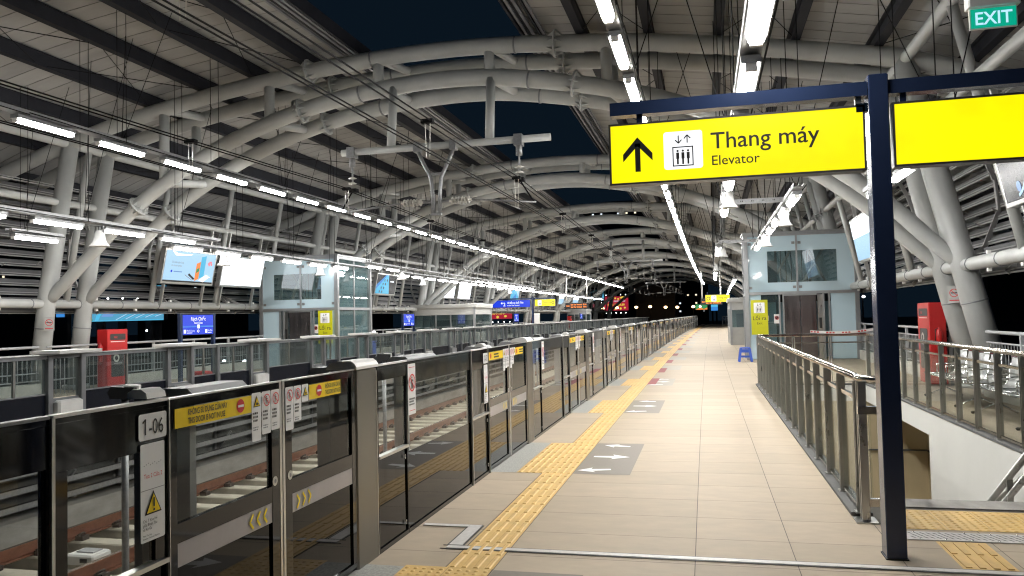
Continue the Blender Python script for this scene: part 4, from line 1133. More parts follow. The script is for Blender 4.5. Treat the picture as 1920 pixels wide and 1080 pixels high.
# ------------------------------------------------------------------ the elevator direction sign on its blue post
t = thing('sign_gantry', 'tall dark blue post with crossbeam standing by the stairs', 'sign post', (0, 0, 0))
m = MB(); m.bevbox(1.125, 1.25, 5.69, 5.85, 0, 3.235, .006, 'blue_post'); m.box(1.118, 1.257, 5.683, 5.857, .0005, .010, 'rubber'); m.build('post', t)
m = MB(); m.box(-.62, 1.122, 5.715, 5.82, 3.10, 3.195, 'blue_post'); m.box(1.253, 3.1, 5.715, 5.82, 3.10, 3.195, 'blue_post'); m.build('crossbeam', t)
m = MB()
for x in (-.41, 1.07, 1.35): m.box(x - .02, x + .02, 5.75, 5.79, 3.035, 3.10, 'alu' if x > 1 and x < 1.2 else 'blue_post')
m.build('hanger', t)
m = MB(); m.box(1.045, 1.12, 5.70, 5.74, 2.985, 3.045, 'chrome'); m.build('clamp', t)
def lightbox(x0, x1, y, z0, z1, name, lab, cat):
    s_ = thing(name, lab, cat, (0, 0, 0))
    m = MB(); b = .014
    m.box(x0, x1, y + .012, y + .12, z0, z1, 'sign_frame')
    m.box(x0, x1, y, y + .0119, z0, z0 + b, 'sign_frame'); m.box(x0, x1, y, y + .0119, z1 - b, z1, 'sign_frame')
    m.box(x0, x0 + b, y, y + .0119, z0 + b, z1 - b, 'sign_frame'); m.box(x1 - b, x1, y, y + .0119, z0 + b, z1 - b, 'sign_frame')
    for xx in (x0 + .25, (x0 + x1) / 2, x1 - .25):
        for zz in (z0 + .007, z1 - .007): m.lathe([(.0035, 0), (.0001, .001)], 'chrome', (xx, y - .0005, zz), 6)
    m.build('case', s_)
    g = G((x0 + b, y + .004, z0 + b), (1, 0, 0), (0, 0, 1), d=.0015); g.rect(0, 0, x1 - x0 - 2 * b, z1 - z0 - 2 * b, 'yellow_light', 0)
    return s_, g
emit('icon_white', (.95, .97, 1.0), 1.0)
s1, g = lightbox(-.63, 1.10, 5.70, 2.59, 3.035, 'elevator_sign', 'lit yellow sign reading Thang máy Elevator with an arrow', 'sign')
H_ = 3.035 - 2.59 - .028
g.build('lit_face', s1)
g = G((-.63 + .014, 5.704, 2.59 + .014), (1, 0, 0), (0, 0, 1), d=.0015)
ax = .19; g.line(ax, .075, ax, .28, .038, 'ink', 1); g.poly([(ax, .325), (ax - .105, .205), (ax - .105, .150), (ax, .262), (ax + .105, .150), (ax + .105, .205)], 'ink', 1)
g.build('arrow', s1)
g = G((-.63 + .014, 5.704, 2.59 + .014), (1, 0, 0), (0, 0, 1), d=.0015)
g.rrect(.375, .075, .645, .345, .02, 'icon_white', 1); lift_icon(g, .435, .095, .235, 2); g.build('elevator_symbol', s1)
g = G((-.63 + .014, 5.704, 2.59 + .014), (1, 0, 0), (0, 0, 1), d=.0015)
g.text('Thang máy', .70, .205, .165, 'ink', 1, bold=.0012, sx=1.0); g.text('Elevator', .70, .088, .098, 'ink', 1, bold=.0004, sx=1.0); g.build('lettering', s1)
s2, g = lightbox(1.27, 3.1, 5.70, 2.60, 3.035, 'blank_yellow_sign', 'lit yellow sign with a blank face right of the blue post', 'sign'); g.build('lit_face', s2)

# exit sign
t = thing('exit_sign', 'green EXIT sign hanging at the top edge near the roof pipe', 'exit sign')
m = MB(); m.bevbox(1.99, 2.34, 6.45, 6.56, 3.885, 3.99, .01, 'cap_white'); m.tube([(2.15, 6.5, 3.99), (2.15, 6.5, 5.2)], .012, 'galv', 6); m.build('housing', t)
m = MB(); m.box(2.005, 2.325, 6.495, 6.515, 3.725, 3.884, 'cap_white')
g = G((2.012, 6.494, 3.732), (1, 0, 0), (0, 0, 1), m, .001); g.rect(0, 0, .306, .146, 'exit_green', 1); g.text('EXIT', .153, .026, .135, 'exit_text', 2, 'CENTER', .002, sx=.92); m.build('face', t)

# ------------------------------------------------------------------ stair balustrade (stainless, glass)
def balustrade(pts, lab, ends=True):
    t = thing('balustrade', lab, 'balustrade')
    rl = MB(); rl.tube([(x, y, 1.11) for x, y in pts], .032, 'stainless_rail', 12); rl.build('handrail', t)
    n = 0
    gl_ = MB(); kb = MB()
    for (a, b) in zip(pts, pts[1:]):
        a = Vector((*a, 0)); b = Vector((*b, 0)); Ld = (b - a).length; k = max(1, round(Ld / .79)); d_ = (b - a).normalized(); nrm = Vector((-d_.y, d_.x, 0))
        for i in range(k + 1):
            p = a + d_ * Ld * i / k
            pm = MB()
            for o_ in (-.022, .022):
                pm.bar(p + d_ * o_ + Vector((0, 0, .03)), p + d_ * o_ + Vector((0, 0, 1.08)), .012 if abs(d_.x) > .5 else .065, .065 if abs(d_.x) > .5 else .012, 'stainless')
            pm.bar(p - d_ * .05 - nrm * 0 + Vector((0, 0, .035)), p + d_ * .05 + Vector((0, 0, .035)), .10, .012, 'stainless'); pm.tube([p + Vector((0, 0, 1.05)), p + Vector((0, 0, 1.09))], .014, 'stainless', 8)
            if n < 60: pm.build('baluster', t); n += 1
            if i < k:
                q = a + d_ * Ld * (i + 1) / k
                gl_.bar(p + d_ * .04 + Vector((0, 0, .49)), q - d_ * .04 + Vector((0, 0, .49)), .010, .84, 'glass_clear')
                for zq in (.94, .065): mid = MB(); mid.bar(p + d_ * .02 + Vector((0, 0, zq)), q - d_ * .02 + Vector((0, 0, zq)), .03, .032, 'stainless_rail'); mid.build('mid_rail' if zq > .5 else 'bottom_rail', t)
        kb.bar(a + Vector((0, 0, .0165)), b + Vector((0, 0, .0165)), .16, .028, 'concrete_dark')
    gl_.build('glass_panes', t); kb.build('kerb', t)
    return t
b1 = balustrade([(1.18, 6.85), (1.18, 18.82), (3.48, 18.82)], 'steel and glass balustrade on the gate side of the stairs')
m = MB()
for o_ in (-.03, .03): m.box(1.15, 1.21, 6.70 + o_ - .012, 6.70 + o_ + .012, .0, 1.09, 'stainless')
m.box(1.10, 1.26, 6.6, 6.8, .0005, .012, 'stainless'); m.tube([(1.18, 6.87, 1.11), (1.18, 6.72, 1.11), (1.26, 6.66, 1.105), (1.42, 6.66, 1.10), (1.42, 6.9, 1.10)], .032, 'stainless_rail', 12)
m.box(1.14, 1.32, 6.62, 6.66, .84, .90, 'stainless_rail'); m.box(1.20, 1.36, 6.62, 6.66, .13, .19, 'stainless_rail'); m.box(1.235, 1.245, 6.7, 7.1, .15, .88, 'glass_clear'); m.box(1.30, 1.33, 6.64, 6.70, .02, 1.05, 'stainless')
m.build('end_post', b1)
b2 = balustrade([(3.48, 18.72), (3.48, 6.9)], 'steel and glass balustrade between the stairs and the benches')
# hazard tape
tp = MB(); seg = 26
for k in range(seg):
    x0 = 2.30 + k * 1.7 / seg; x1 = 2.30 + (k + 1) * 1.7 / seg
    def zz(x): u = (x - 2.3) / 1.7; return 1.165 + .10 * u * u - .05 * math.sin(PI * u)
    tp.poly([(x0, 18.74, zz(x0)), (x1, 18.74, zz(x1)), (x1, 18.735, zz(x1) + .055), (x0, 18.735, zz(x0) + .055)], 'cap_white')
    if k % 5 < 3: c = (x0 + x1) / 2; tp.poly([(x0 + .005, 18.732, zz(c) + .012), (x1 - .01, 18.732, zz(c) + .012), (x1 - .02, 18.728, zz(c) + .042), (x0 + .012, 18.728, zz(c) + .042)], 'tape_red')
tag(tp.build('warning_tape'), 'red and white warning tape strung before the elevator door', 'warning tape')

# ------------------------------------------------------------------ glass elevators
def elevator(x0, x1, y0, y1, H, lab, mirror):
    t = thing('glass_elevator', lab, 'elevator', (KB * y0 * y0 * 0, 0, 0))
    def X(u): return x0 + (x1 - x0) * u if not mirror else x1 - (x1 - x0) * u
    zc = H * .525; f = .05
    m = MB()
    for u in (0, 1):
        for yy in (y0, y1):
            xx = X(u); m.box(xx - .07, xx + .07, yy - .07, yy + .07, 0, H, 'elev_frame')
    for z in (zc, H - .05):
        m.box(x0 + .07, x1 - .07, y0 - .06, y0 + .04, z - .05, z + .05, 'elev_frame'); m.box(x0 + .07, x1 - .07, y1 - .04, y1 + .06, z - .05, z + .05, 'elev_frame')
        for xx in (x0, x1): m.box(xx - .05, xx + .05, y0 + .07, y1 - .07, z - .05, z + .05, 'elev_frame')
    m.box(x0 - .1, x1 + .1, y0 - .1, y1 + .1, H + .001, H + .05, 'elev_frame')
    uc = .47; xx = X(uc); m.box(xx - .03, xx + .03, y0 - .05, y0 + .03, zc + .05, H - .10, 'elev_frame')
    for u in (.30, .335, .70, .75): 
        xx = X(u); m.box(xx - .025, xx + .025, y0 - .05, y0 + .03, 0, zc - .05, 'elev_frame')
    yc = (y0 + y1) / 2
    for xx in (x0, x1): m.box(xx - .03, xx + .03, yc - .03, yc + .03, 0, H - .1, 'elev_frame')
    m.build('frame', t)
    def pane(a, b, yy, z0, z1, mt): m = MB(); q0, q1 = sorted((X(a), X(b))); m.box(q0 + .03, q1 - .03, yy - .006, yy + .006, z0, z1, mt); m.build('glass_panel', t)
    # upper front: frosted border around dark window
    m = MB(); w0, w1 = X(.20), X(.83); w0, w1 = sorted((w0, w1)); zw0, zw1 = zc + .37, H - .62
    q0, q1 = x0 + .07, x1 - .07
    for (a, b, c, d_) in ((q0, q1, zc + .05, zw0), (q0, q1, zw1, H - .1), (q0, w0, zw0, zw1), (w1, q1, zw0, zw1)): m.box(a, b, y0 - .015, y0 - .003, c, d_, 'glass_frost')
    m.build('frosted_glass', t)
    m = MB(); m.box(w0, w1, y0 - .015, y0 - .003, zw0, zw1, 'glass_elev'); m.build('window_glass', t)
    m = MB()
    for zq in (zc + .2, H - .35):
        for xq in (q0 + .07, X(uc) - .1, X(uc) + .1, q1 - .07): m.box(xq - .05, xq + .05, y0 - .03, y0 - .016, zq - .045, zq + .045, 'grey_frame')
    m.build('glass_clamps', t)
    # lower front: side glass, door, control column
    def fbox(a, b, z0, z1, mt, name, dy0=-.012, dy1=.0):
        m = MB(); q0, q1 = sorted((X(a), X(b))); m.box(q0, q1, y0 + dy0, y0 + dy1, z0, z1, mt); return m.build(name, t)
    fbox(.02, .13, .02, zc - .05, 'glass_frost', 'side_glass'); fbox(.13, .29, .02, zc - .05, 'glass_elev', 'side_glass'); fbox(.765, .98, .02, zc - .05, 'glass_frost', 'side_glass')
    for (a, b) in ((.345, .488), (.492, .635)): fbox(a, b, .02, zc - .10, 'elev_steel', 'door_leaf', .02, .05)
    fbox(.645, .695, .02, zc - .08, 'stainless', 'control_panel', -.03, .0)
    fbox(.655, .68, 1.05, 1.42, 'ink', 'call_button', -.04, -.031)
    fbox(.335, .64, zc - .10, zc - .05, 'elev_frame', 'door_head', -.02, .03)
    # stickers
    def sgn(u, z, w_, h, kind):
        q0 = X(u) - (w_ if mirror else 0); g = G((q0, y0 - .02, z), (1, 0, 0), (0, 0, 1)); g.rect(0, 0, w_, h, 'sticker_white', 1)
        if kind == 'no': g.disc(w_ / 2, h * .6, w_ * .3, 'ink', 2, 12); prohibit(g, w_ / 2, h * .6, w_ * .38, 2)
        else: g.rect(w_ * .25, h * .2, w_ * .75, h * .8, 'screen_lilac', 2)
        g.build('notice', t)
    sgn(.15, 1.35, .17, .17, 'b'); sgn(.245, 1.25, .19, .32, 'no')
    # side glass
    for xx in (x0, x1):
        for (a, b) in ((y0 + .07, yc - .03), (yc + .03, y1 - .07)):
            m = MB(); m.box(xx - .008, xx + .004, a, b, zc + .05, H - .1, 'glass_elev'); m.build('glass_panel', t)
            m = MB(); m.box(xx - .008, xx + .004, a, b, .02, zc - .05, 'glass_elev'); m.build('glass_panel', t)
    # back and lift machinery inside
    m = MB(); m.box(x0 + .08, x1 - .08, y1 - .02, y1 - .008, .02, H - .1, 'glass_frost'); m.build('glass_panel', t)
    m = MB()
    xm = X(.24); m.box(xm - .2, xm + .2, y0 + .3, y0 + .6, zc + .35, zc + 1.15, 'machine'); m.box(xm - .3, xm + .1, y0 + .35, y0 + .55, zc + .8, zc + 1.0, 'machine')
    for u in (.3, .62): m.box(X(u) - .04, X(u) + .04, y0 + .9, y0 + .98, 0, H - .15, 'machine')
    m.box(x0 + .5, x1 - .5, y0 + 1.0, y0 + 1.06, zc - .3, zc + .1, 'machine')
    m.tube([(X(.5) + .55 * math.cos(a / 10 * PI * 2), y0 + 1.4 + .5 * math.sin(a / 10 * PI * 2), zc + .45) for a in range(11)], .02, 'alu', 6)
    m.box(X(.5) - .5, X(.5) + .5, y0 + 1.2, y0 + 2.1, zc - .25, zc - .05, 'sticker_yellow' if mirror else 'machine')
    for u0, u1 in ((.2, .5), (.5, .8), (.8, .55)): m.tube([(X(u0), y0 + .8, zc + .1), (X(u1), y0 + .85, H - .2)], .045, 'alu', 8)
    for k in range(6): m.tube([(X(.35 + .05 * k), y0 + 1.05, zc), (X(.35 + .05 * k), y0 + 1.05, H - .2)], .012, 'wire', 5)
    m.build('machinery', t)
    # lime exit panel with elevator symbol
    e = thing('exit_direction_sign', 'lime green exit panel reading Lối ra by the %s elevator' % ('opposite' if mirror else 'near'), 'sign')
    xq = X(.03) - (.50 if mirror else 0); yq = y0 - .32
    m = MB(); m.box(xq, xq + .55, yq, yq + .03, .88, 2.07, 'lime'); m.box(xq + .08, xq + .12, yq + .03, yq + .26, 1.0, 1.06, 'alu'); m.box(xq + .08, xq + .12, yq + .03, yq + .26, 1.9, 1.96, 'alu'); m.build('board', e)
    g = G((xq, yq - .002, .88), (1, 0, 0), (0, 0, 1)); g.rrect(.09, .74, .45, 1.10, .02, 'sticker_white', 1); lift_icon(g, .165, .765, .32, 2); g.build('elevator_symbol', e)
    g = G((xq, yq - .002, .88), (1, 0, 0), (0, 0, 1)); g.text('Lối ra', .27, .50, .19, 'ink', 1, 'CENTER', .001); g.text('Exit', .27, .35, .12, 'ink', 1, 'CENTER'); g.build('lettering', e)
elevator(1.48, 5.06, 28.7, 29.9, 4.37, 'glass elevator shaft on the near platform beyond the stairs', False)
elevator(-16.05, -13.0, 26.5, 29.4, 4.07, 'glass elevator shaft on the opposite platform', True)
# blue stool
t = thing('plastic_stool', 'blue plastic stool standing by the elevator corner', 'stool', at(1.22, 27.75))
m = MB(); m.bevbox(-.17, .17, -.15, .15, .44, .48, .02, 'blue_plastic'); m.build('seat', t)
for sx in (-1, 1):
    for sy in (-1, 1): m = MB(); m.bar((sx * .14, sy * .12, .44), (sx * .205, sy * .18, 0), .07, .05, 'blue_plastic'); m.build('leg', t)
m = MB()
for sy in (-1, 1): m.bar((-.17, sy * .15, .17), (.17, sy * .15, .17), .02, .05, 'blue_plastic'); m.bar((-.15, sy * .135, .36), (.15, sy * .135, .36), .02, .10, 'blue_plastic')
m.build('side_bar', t)

# ------------------------------------------------------------------ booths
def booth(x0, x1, y0, y1, H, lab):
    t = thing('station_booth', lab, 'booth')
    m = MB(); m.bevbox(x0 - .12, x1 + .12, y0 - .12, y1 + .12, H - .22, H, .03, 'booth_wall'); m.build('roof', t)
    m = MB()
    for xx in (x0, x1):
        for yy in (y0, y1): m.box(xx - .06, xx + .06, yy - .06, yy + .06, 0, H - .22, 'elev_frame')
    m.box(x0 + .06, x1 - .06, y0 - .03, y0 + .03, 0, .9, 'booth_wall'); m.box(x0 + .06, x1 - .06, y0 - .03, y0 + .03, H - .62, H - .22, 'booth_wall')
    for xx in (x0, x1): m.box(xx - .03, xx + .03, y0 + .06, y1 - .06, 0, .9, 'booth_wall'); m.box(xx - .03, xx + .03, y0 + .06, y1 - .06, H - .62, H - .22, 'booth_wall')
    m.box(x0 + .06, x1 - .06, y1 - .03, y1 + .03, 0, H - .22, 'booth_wall')
    for u in (.38, .62): q = x0 + (x1 - x0) * u; m.box(q - .04, q + .04, y0 - .04, y0 + .04, .9, H - .62, 'elev_frame')
    m.build('wall', t)
    m = MB(); m.box(x0 + .06, x1 - .06, y0 - .006, y0 + .006, .9, H - .62, 'glass_elev'); m.build('front_window', t)
    for xx in (x0, x1): m = MB(); m.box(xx - .006, xx + .006, y0 + .06, y1 - .06, .9, H - .62, 'glass_elev'); m.build('side_window', t)
    m = MB(); m.box(x0 + .4, x1 - .4, y1 - .5, y1 - .1, 0, 1.6, 'machine'); m.box(x0 + .3, x0 + 1.2, y0 + .4, y0 + 1.0, 0, .8, 'machine'); m.build('cabinets', t)
booth(-16.3, -12.6, 42.9, 46.4, 2.52, 'grey glazed booth on the opposite platform beyond the elevator')
booth(1.35, 4.8, 42.0, 45.6, 2.42, 'grey glazed booth just behind the near elevator')
booth(-15.6, -13.4, 92.0, 96.0, 2.5, 'small grey cabin at the far end of the opposite platform')

# ------------------------------------------------------------------ advertising screens
def screen(x, y0, y1, z0, z1, L, lab, kind, name='advertising_screen'):
    s_ = 1 if L else -1; lean = .22
    y0b = y0; t = thing(name, lab, 'screen')
    # viewer side normal points to tracks (+x for left wall); lower edge further out
    lo = Vector((bend(x - s_ * 0, y0), 0, z0)); 
    xb = bend(x, (y0 + y1) / 2)
    def P(y, v, d_): # v 0..1 height, d_ = proud distance towards track
        return Vector((xb + s_ * (lean * v + d_), y, z0 + (z1 - z0) * v))
    m = MB()
    def slab_(ya, yb, va, vb, da, db, mt):
        n0 = len(m.v)
        for d_ in (da, db):
            for (yy, vv) in ((ya, va), (yb, va), (yb, vb), (ya, vb)): m.v.append(tuple(P(yy, vv, d_)))
        for q in ((3, 2, 1, 0), (4, 5, 6, 7), (0, 1, 5, 4), (1, 2, 6, 5), (2, 3, 7, 6), (3, 0, 4, 7)): m.face([n0 + i for i in q], mt)
    slab_(y0, y1, 0, 1, -.16, 0, 'alu'); m.build('case', t)
    o = P(y0, 0, .0) if L else P(y1, 0, .0)
    u = (0, 1, 0) if L else (0, -1, 0); vv = (s_ * lean, 0, z1 - z0)
    g = G(o, u, vv, d=.003); W = y1 - y0; Hh = Vector(vv).length; b = .06
    rnd = random.Random(int(y0 * 10) + (1 if L else 0))
    if kind == 'white': g.rect(b, b, W - b, Hh - b, 'screen_white', 1)
    elif kind == 'pale': g.rect(b, b, W - b, Hh - b, 'screen_blue', 1); g.rect(b, Hh * .55, W - b, Hh - b, 'screen_white', 2)
    elif kind == 'city':
        g.rect(b, b, W - b, Hh - b, 'screen_blue', 1); g.rect(b, b, W - b, b + .05, 'ink', 2)
        g.text('Giải pháp ngân hàng', .35, Hh * .60, .085, 'ink_grey', 2, sx=.8); g.text('cho doanh nghiệp', .35, Hh * .50, .085, 'ink_grey', 2, sx=.8)
        g.disc(.40, Hh * .36, .04, 'sign_blue', 2, 12); g.rect(.5, Hh * .34, .9, Hh * .37, 'screen_lilac', 2)
        g.poly([(1.55, .12), (1.75, .20), (1.75, .75), (1.55, .68)], 'screen_orange', 3); g.poly([(1.58, .38), (1.72, .44), (1.72, .56), (1.58, .5)], 'screen_green', 4); g.poly([(1.76, .2), (2.0, .3), (2.0, .95), (1.76, .9)], 'screen_cyan', 2)
        g.poly([(1.75, .15), (2.1, .35), (2.35, .28), (2.0, .10)], 'sticker_white', 4); g.poly([(1.2, .3), (1.5, .15), (1.55, .2), (1.25, .36)], 'ink', 3); g.line(1.05, .30, 1.45, .14, .02, 'ink_grey', 3)
        for k in range(9): a = rnd.uniform(0, 6.3); r = rnd.uniform(0, .13); g.disc(2.2 + r * math.cos(a), .70 + 1.4 * r * math.sin(a), .045, 'screen_pink', 3, 6)
        g.poly([(.3, Hh - b), (.5, Hh - .2), (1.2, Hh - .16), (1.3, Hh - .12), (.6, Hh - .14), (.36, Hh - b)], 'screen_white', 2)
    elif kind == 'roundels':
        g.rect(b, b, W - b, Hh - b, 'screen_dark', 1); g.poly([(b, b), (W * .68, b), (W * .55, Hh - b), (W * .42, Hh - b), (b, Hh * .45)], 'screen_cyan', 2); g.poly([(b, Hh * .45), (W * .42, Hh - b), (W * .48, Hh - b), (b, Hh * .25)], 'screen_blue2', 3)
        for k in range(8): g.disc(W * (.2 + .06 * (k // 2) + .12 * (k % 2)), Hh * (.15 + .18 * (k // 2)), .07, 'ink', 4, 10, .8)
        g.rect(W * .66, Hh * .62, W * .84, Hh * .68, 'sign_white', 3)
    elif kind == 'watch':
        g.rect(b, b, W - b, Hh - b, 'screen_dark', 1); g.text('Galaxy', W * .15, Hh * .80, .13, 'screen_lilac', 3); 
        for k in range(14):
            a = .2 + k * .15; g.line(W * .25 + .75 * math.sin(a) - .3, .1 + .85 * (1 - math.cos(a)), W * .25 + .75 * math.sin(a + .15) - .3, .1 + .85 * (1 - math.cos(a + .15)), .045, 'screen_blue', 3)
        g.disc(W * .22, Hh * .22, .08, 'screen_lilac', 3, 12); g.poly([(W * .5, b), (W * .72, b), (W * .78, Hh * .55), (W * .62, Hh * .62)], 'machine', 2)
        g.poly([(W * .52, Hh * .45), (W * .62, Hh * .62), (W * .70, Hh * .60), (W * .62, Hh * .38)], 'yellow_light', 3); g.poly([(W * .76, Hh * .62), (W * .86, Hh * .9), (W * .95, Hh * .9), (W * .95, Hh * .6)], 'screen_cyan', 3); g.poly([(W * .72, Hh * .5), (W * .8, Hh * .6), (W * .9, Hh * .55), (W * .82, Hh * .44)], 'yellow_light', 3)
    elif kind == 'blue':
        g.rect(b, b, W - b, Hh - b, 'screen_cyan', 1); g.poly([(b, b), (W * .6, Hh * .6), (W * .8, b)], 'screen_blue2', 2); g.poly([(W * .5, Hh - b), (W - b, Hh - b), (W - b, Hh * .3)], 'screen_blue', 2)
    g.build('display', t)
    for q in (y0 + (y1 - y0) * .12, y0 + (y1 - y0) * .88):
        for va, vb in ((-.62, 0), (1, 1.7)):
            m = MB(); a = P(q, va, -.12); b_ = P(q, vb, -.12); m.bar(a, b_, .09, .05, 'alu'); m.build('bracket', t)
    return t
screen(-15.75, 20.35, 22.9, 2.93, 3.98, True, 'light blue advertising screen on the opposite wall left of the white one', 'city')
screen(-15.75, 23.25, 25.8, 2.93, 3.98, True, 'blank white lit screen beside the opposite elevator', 'white')
screen(-15.75, 35.8, 38.4, 2.95, 4.0, True, 'dark and blue advertising screen right of the opposite elevator', 'roundels')
screen(-15.75, 45.4, 48.1, 2.95, 4.1, True, 'white lit screen above the opposite booth, nearer of the pair', 'white')
screen(-15.75, 48.7, 51.5, 2.95, 4.1, True, 'white lit screen above the opposite booth, farther of the pair', 'white')
screen(-15.75, 62.0, 65.0, 2.95, 4.1, True, 'blue advertising screen above the hanging blue sign', 'blue')
screen(-15.75, 73.0, 76.0, 2.95, 4.1, True, 'pale lit screen far along the opposite wall, third from the end', 'pale')
screen(-15.75, 82.0, 85.0, 2.95, 4.1, True, 'pale lit screen far along the opposite wall, second from the end', 'pale')
screen(-15.75, 90.0, 94.0, 2.95, 4.1, True, 'pale lit screen farthest along the opposite wall', 'pale')
screen(4.35, 21.4, 24.6, 3.0, 4.25, False, 'pale lit screen right of the near elevator', 'pale')
screen(4.45, 10.3, 13.2, 3.12, 4.2, False, 'dark advertising screen with yellow shapes at the right edge', 'watch')

# ------------------------------------------------------------------ station name signs, cabinets, hanging signs
def name_sign(y0, lab, first=False):
    t = thing('station_name_sign', lab, 'sign', at(-15.0, y0))
    W = 1.5
    for q in (-.05, W + .05): m = MB(); m.box(-.05, .05, q - .05, q + .05, 0, 2.0, 'blue_post'); m.build('post', t)
    m = MB(); m.box(-.04, .04, .0, W, 1.36, 1.97, 'blue_post'); m.build('board', t)
    g = G((.042, 0, 1.36), (0, 1, 0), (0, 0, 1)); g.rect(.01, .01, W - .01, .60, 'sign_blue', 1)
    g.text('Rạch Chiếc', W / 2, .43, .15, 'sign_white', 2, 'CENTER', .002); g.text('Rach Chiec', W / 2, .33, .09, 'sign_white', 2, 'CENTER', .001)
    g.rect(.01, .235, W - .01, .245, 'screen_cyan', 2); g.rect(.01, .262, W - .01, .268, 'screen_cyan', 2); g.rrect(W / 2 - .06, .19, W / 2 + .06, .31, .02, 'sign_white', 3)
    g.rrect(.05, .05, .16, .16, .01, 'sign_white', 2); g.text('Phước Long', .19, .10, .075, 'sign_white', 2); g.rect(.19, .05, .45, .07, 'sign_white', 2)
    g.rrect(W - .42, .05, W - .31, .16, .01, 'sign_white', 2); g.text('An Phú', W - .28, .10, .075, 'sign_white', 2); g.rect(W - .28, .05, W - .1, .07, 'sign_white', 2)
    cx = W / 2; g.line(cx - .06, .11, cx + .06, .11, .02, 'sign_white', 2); g.line(cx - .06, .11, cx, .16, .02, 'sign_white', 2); g.line(cx - .06, .11, cx, .06, .02, 'sign_white', 2)
    g.build('face', t)
name_sign(20.3, 'blue station name sign beside the red cabinet on the opposite platform')
name_sign(37.6, 'blue station name sign between the opposite elevator and booth')
name_sign(60.5, 'blue station name sign just beyond the opposite booth')
name_sign(91.0, 'blue station name sign farthest along the opposite platform')

def cabinet(x0, x1, y0, y1, H, lab, fx):
    t = thing('fire_cabinet', lab, 'cabinet')
    m = MB(); m.bevbox(x0, x1, y0, y1, .05, H, .015, 'red_paint'); m.build('body', t)
    # viewing windows on the track side face (x = fx)
    s_ = 1 if fx == x1 else -1; xf = fx + s_ * .003
    g = G((xf, y0 if s_ > 0 else y1, 0), (0, s_, 0), (0, 0, 1)); W = y1 - y0
    g.rrect(W * .12, H - .28, W * .88, H - .12, .02, 'ink', 1); g.text('FIRE', W * .3, H - .235, .07, 'ink_red', 2); g.rect(W * .15, H - .33, W * .85, H - .315, 'sticker_white', 1)
    g.rrect(W * .17, .35, W * .83, H - .55, .05, 'ink', 1); g.disc(W * .42, H - .75, .11, 'insulator', 2, 14); g.disc(W * .42, H - .75, .06, 'ink', 3, 12); g.rect(W * .3, H - .9, W * .7, H - .88, 'hood', 2)
    g.build('window', t)
    # extinguisher hung on the near side
    m = MB(); cx = (x0 + x1) / 2; m.lathe([(.001, 0), (.06, .01), (.065, .38), (.03, .46), (.02, .5), (.001, .5)], 'red_paint', (cx, y0 - .07, .75), 12); m.tube([(cx, y0 - .07, 1.24), (cx - .07, y0 - .08, 1.2), (cx - .08, y0 - .08, .95)], .01, 'rubber', 6); m.build('extinguisher', t)
cabinet(-15.32, -15.0, 17.4, 18.14, 1.59, 'red fire cabinet on the opposite platform beside the columns', -15.0)
cabinet(4.62, 4.95, 18.3, 19.2, 1.77, 'red fire cabinet on the near platform beside the columns', 4.62)
cabinet(-15.3, -14.9, 70.6, 71.5, 1.7, 'small red cabinet far along the opposite platform under the yellow sign', -14.9)
cabinet(-15.3, -14.9, 90.0, 90.9, 1.7, 'small red cabinet at the far end cabin of the opposite platform', -14.9)

# T-frame with blue and yellow signs deep on the opposite platform
def fbase(y, x): return (bend(x, y), y, 0)
t = thing('sign_gantry', 'dark blue sign frame on the opposite platform beyond the booth', 'sign post', (KB * 57 * 57, 57, 0), head(57))
m = MB(); m.box(-12.76, -12.62, -.07, .07, 0, 3.2, 'blue_post'); m.build('post', t); m = MB(); m.box(-15.9, -11.0, -.05, .05, 3.0, 3.1, 'blue_post'); m.build('crossbeam', t)
def fsign(x0, x1, y, z0, z1, mt, lab, deco):
    t = thing('hanging_sign', lab, 'sign', (KB * y * y, y, 0), head(y)); m = MB(); m.box(x0, x1, .0, .12, z0, z1, 'sign_frame'); m.box(x0 + .1, x0 + .14, .04, .08, z1, z1 + .15, 'blue_post'); m.box(x1 - .14, x1 - .1, .04, .08, z1, z1 + .15, 'blue_post'); m.build('case', t)
    g = G((x0, -.003, z0), (1, 0, 0), (0, 0, 1), d=.006); W = x1 - x0; H = z1 - z0; g.rect(.02, .02, W - .02, H - .02, mt, 1); deco(g, W, H); g.build('lit_face', t)
def dblue(g, W, H):
    g.disc(.72, H * .6, .07, 'sign_white', 2, 10); g.text('2', .82, H * .2, .38, 'sign_white', 2, bold=.004); g.text('đi Bến xe Suối Tiên', 1.15, H * .52, .19, 'sign_white', 2, bold=.004, sx=.8); g.text('to Suoi Tien Terminal', 1.15, H * .2, .13, 'sign_white', 2, bold=.002, sx=.8)
def dyel(g, W, H):
    g.rrect(.22, .06, .5, H - .06, .03, 'icon_white', 2); lift_icon(g, .27, .09, H - .18, 3); g.text('Thang máy', .58, H * .5, .15, 'ink', 2); g.text('Elevator', .58, H * .2, .09, 'ink', 2)
    g.ring(W - .2, H * .5, .1, .03, 'ink', 2, 14)
def dyel2(g, W, H):
    g.ring(.17, H * .5, .1, .03, 'ink', 2, 14); g.rrect(.33, .05, .6, H - .05, .03, 'icon_white', 2); lift_icon(g, .39, .08, H - .16, 3); g.text('Thang máy', .66, H * .5, .12, 'ink', 2); g.text('Elevator', .66, H * .2, .08, 'ink', 2)
fsign(-15.75, -12.85, 56.9, 2.42, 2.97, 'sign_blue', 'long blue hanging sign with a white number 2 on the opposite platform', dblue)
fsign(-12.5, -10.95, 56.9, 2.45, 2.97, 'yellow_light', 'small yellow hanging sign beside the blue one on the opposite platform', dyel)
fsign(-.15, 1.18, 45, 2.25, 2.68, 'yellow_light', 'distant yellow hanging sign on the near platform by the booth', dyel2)
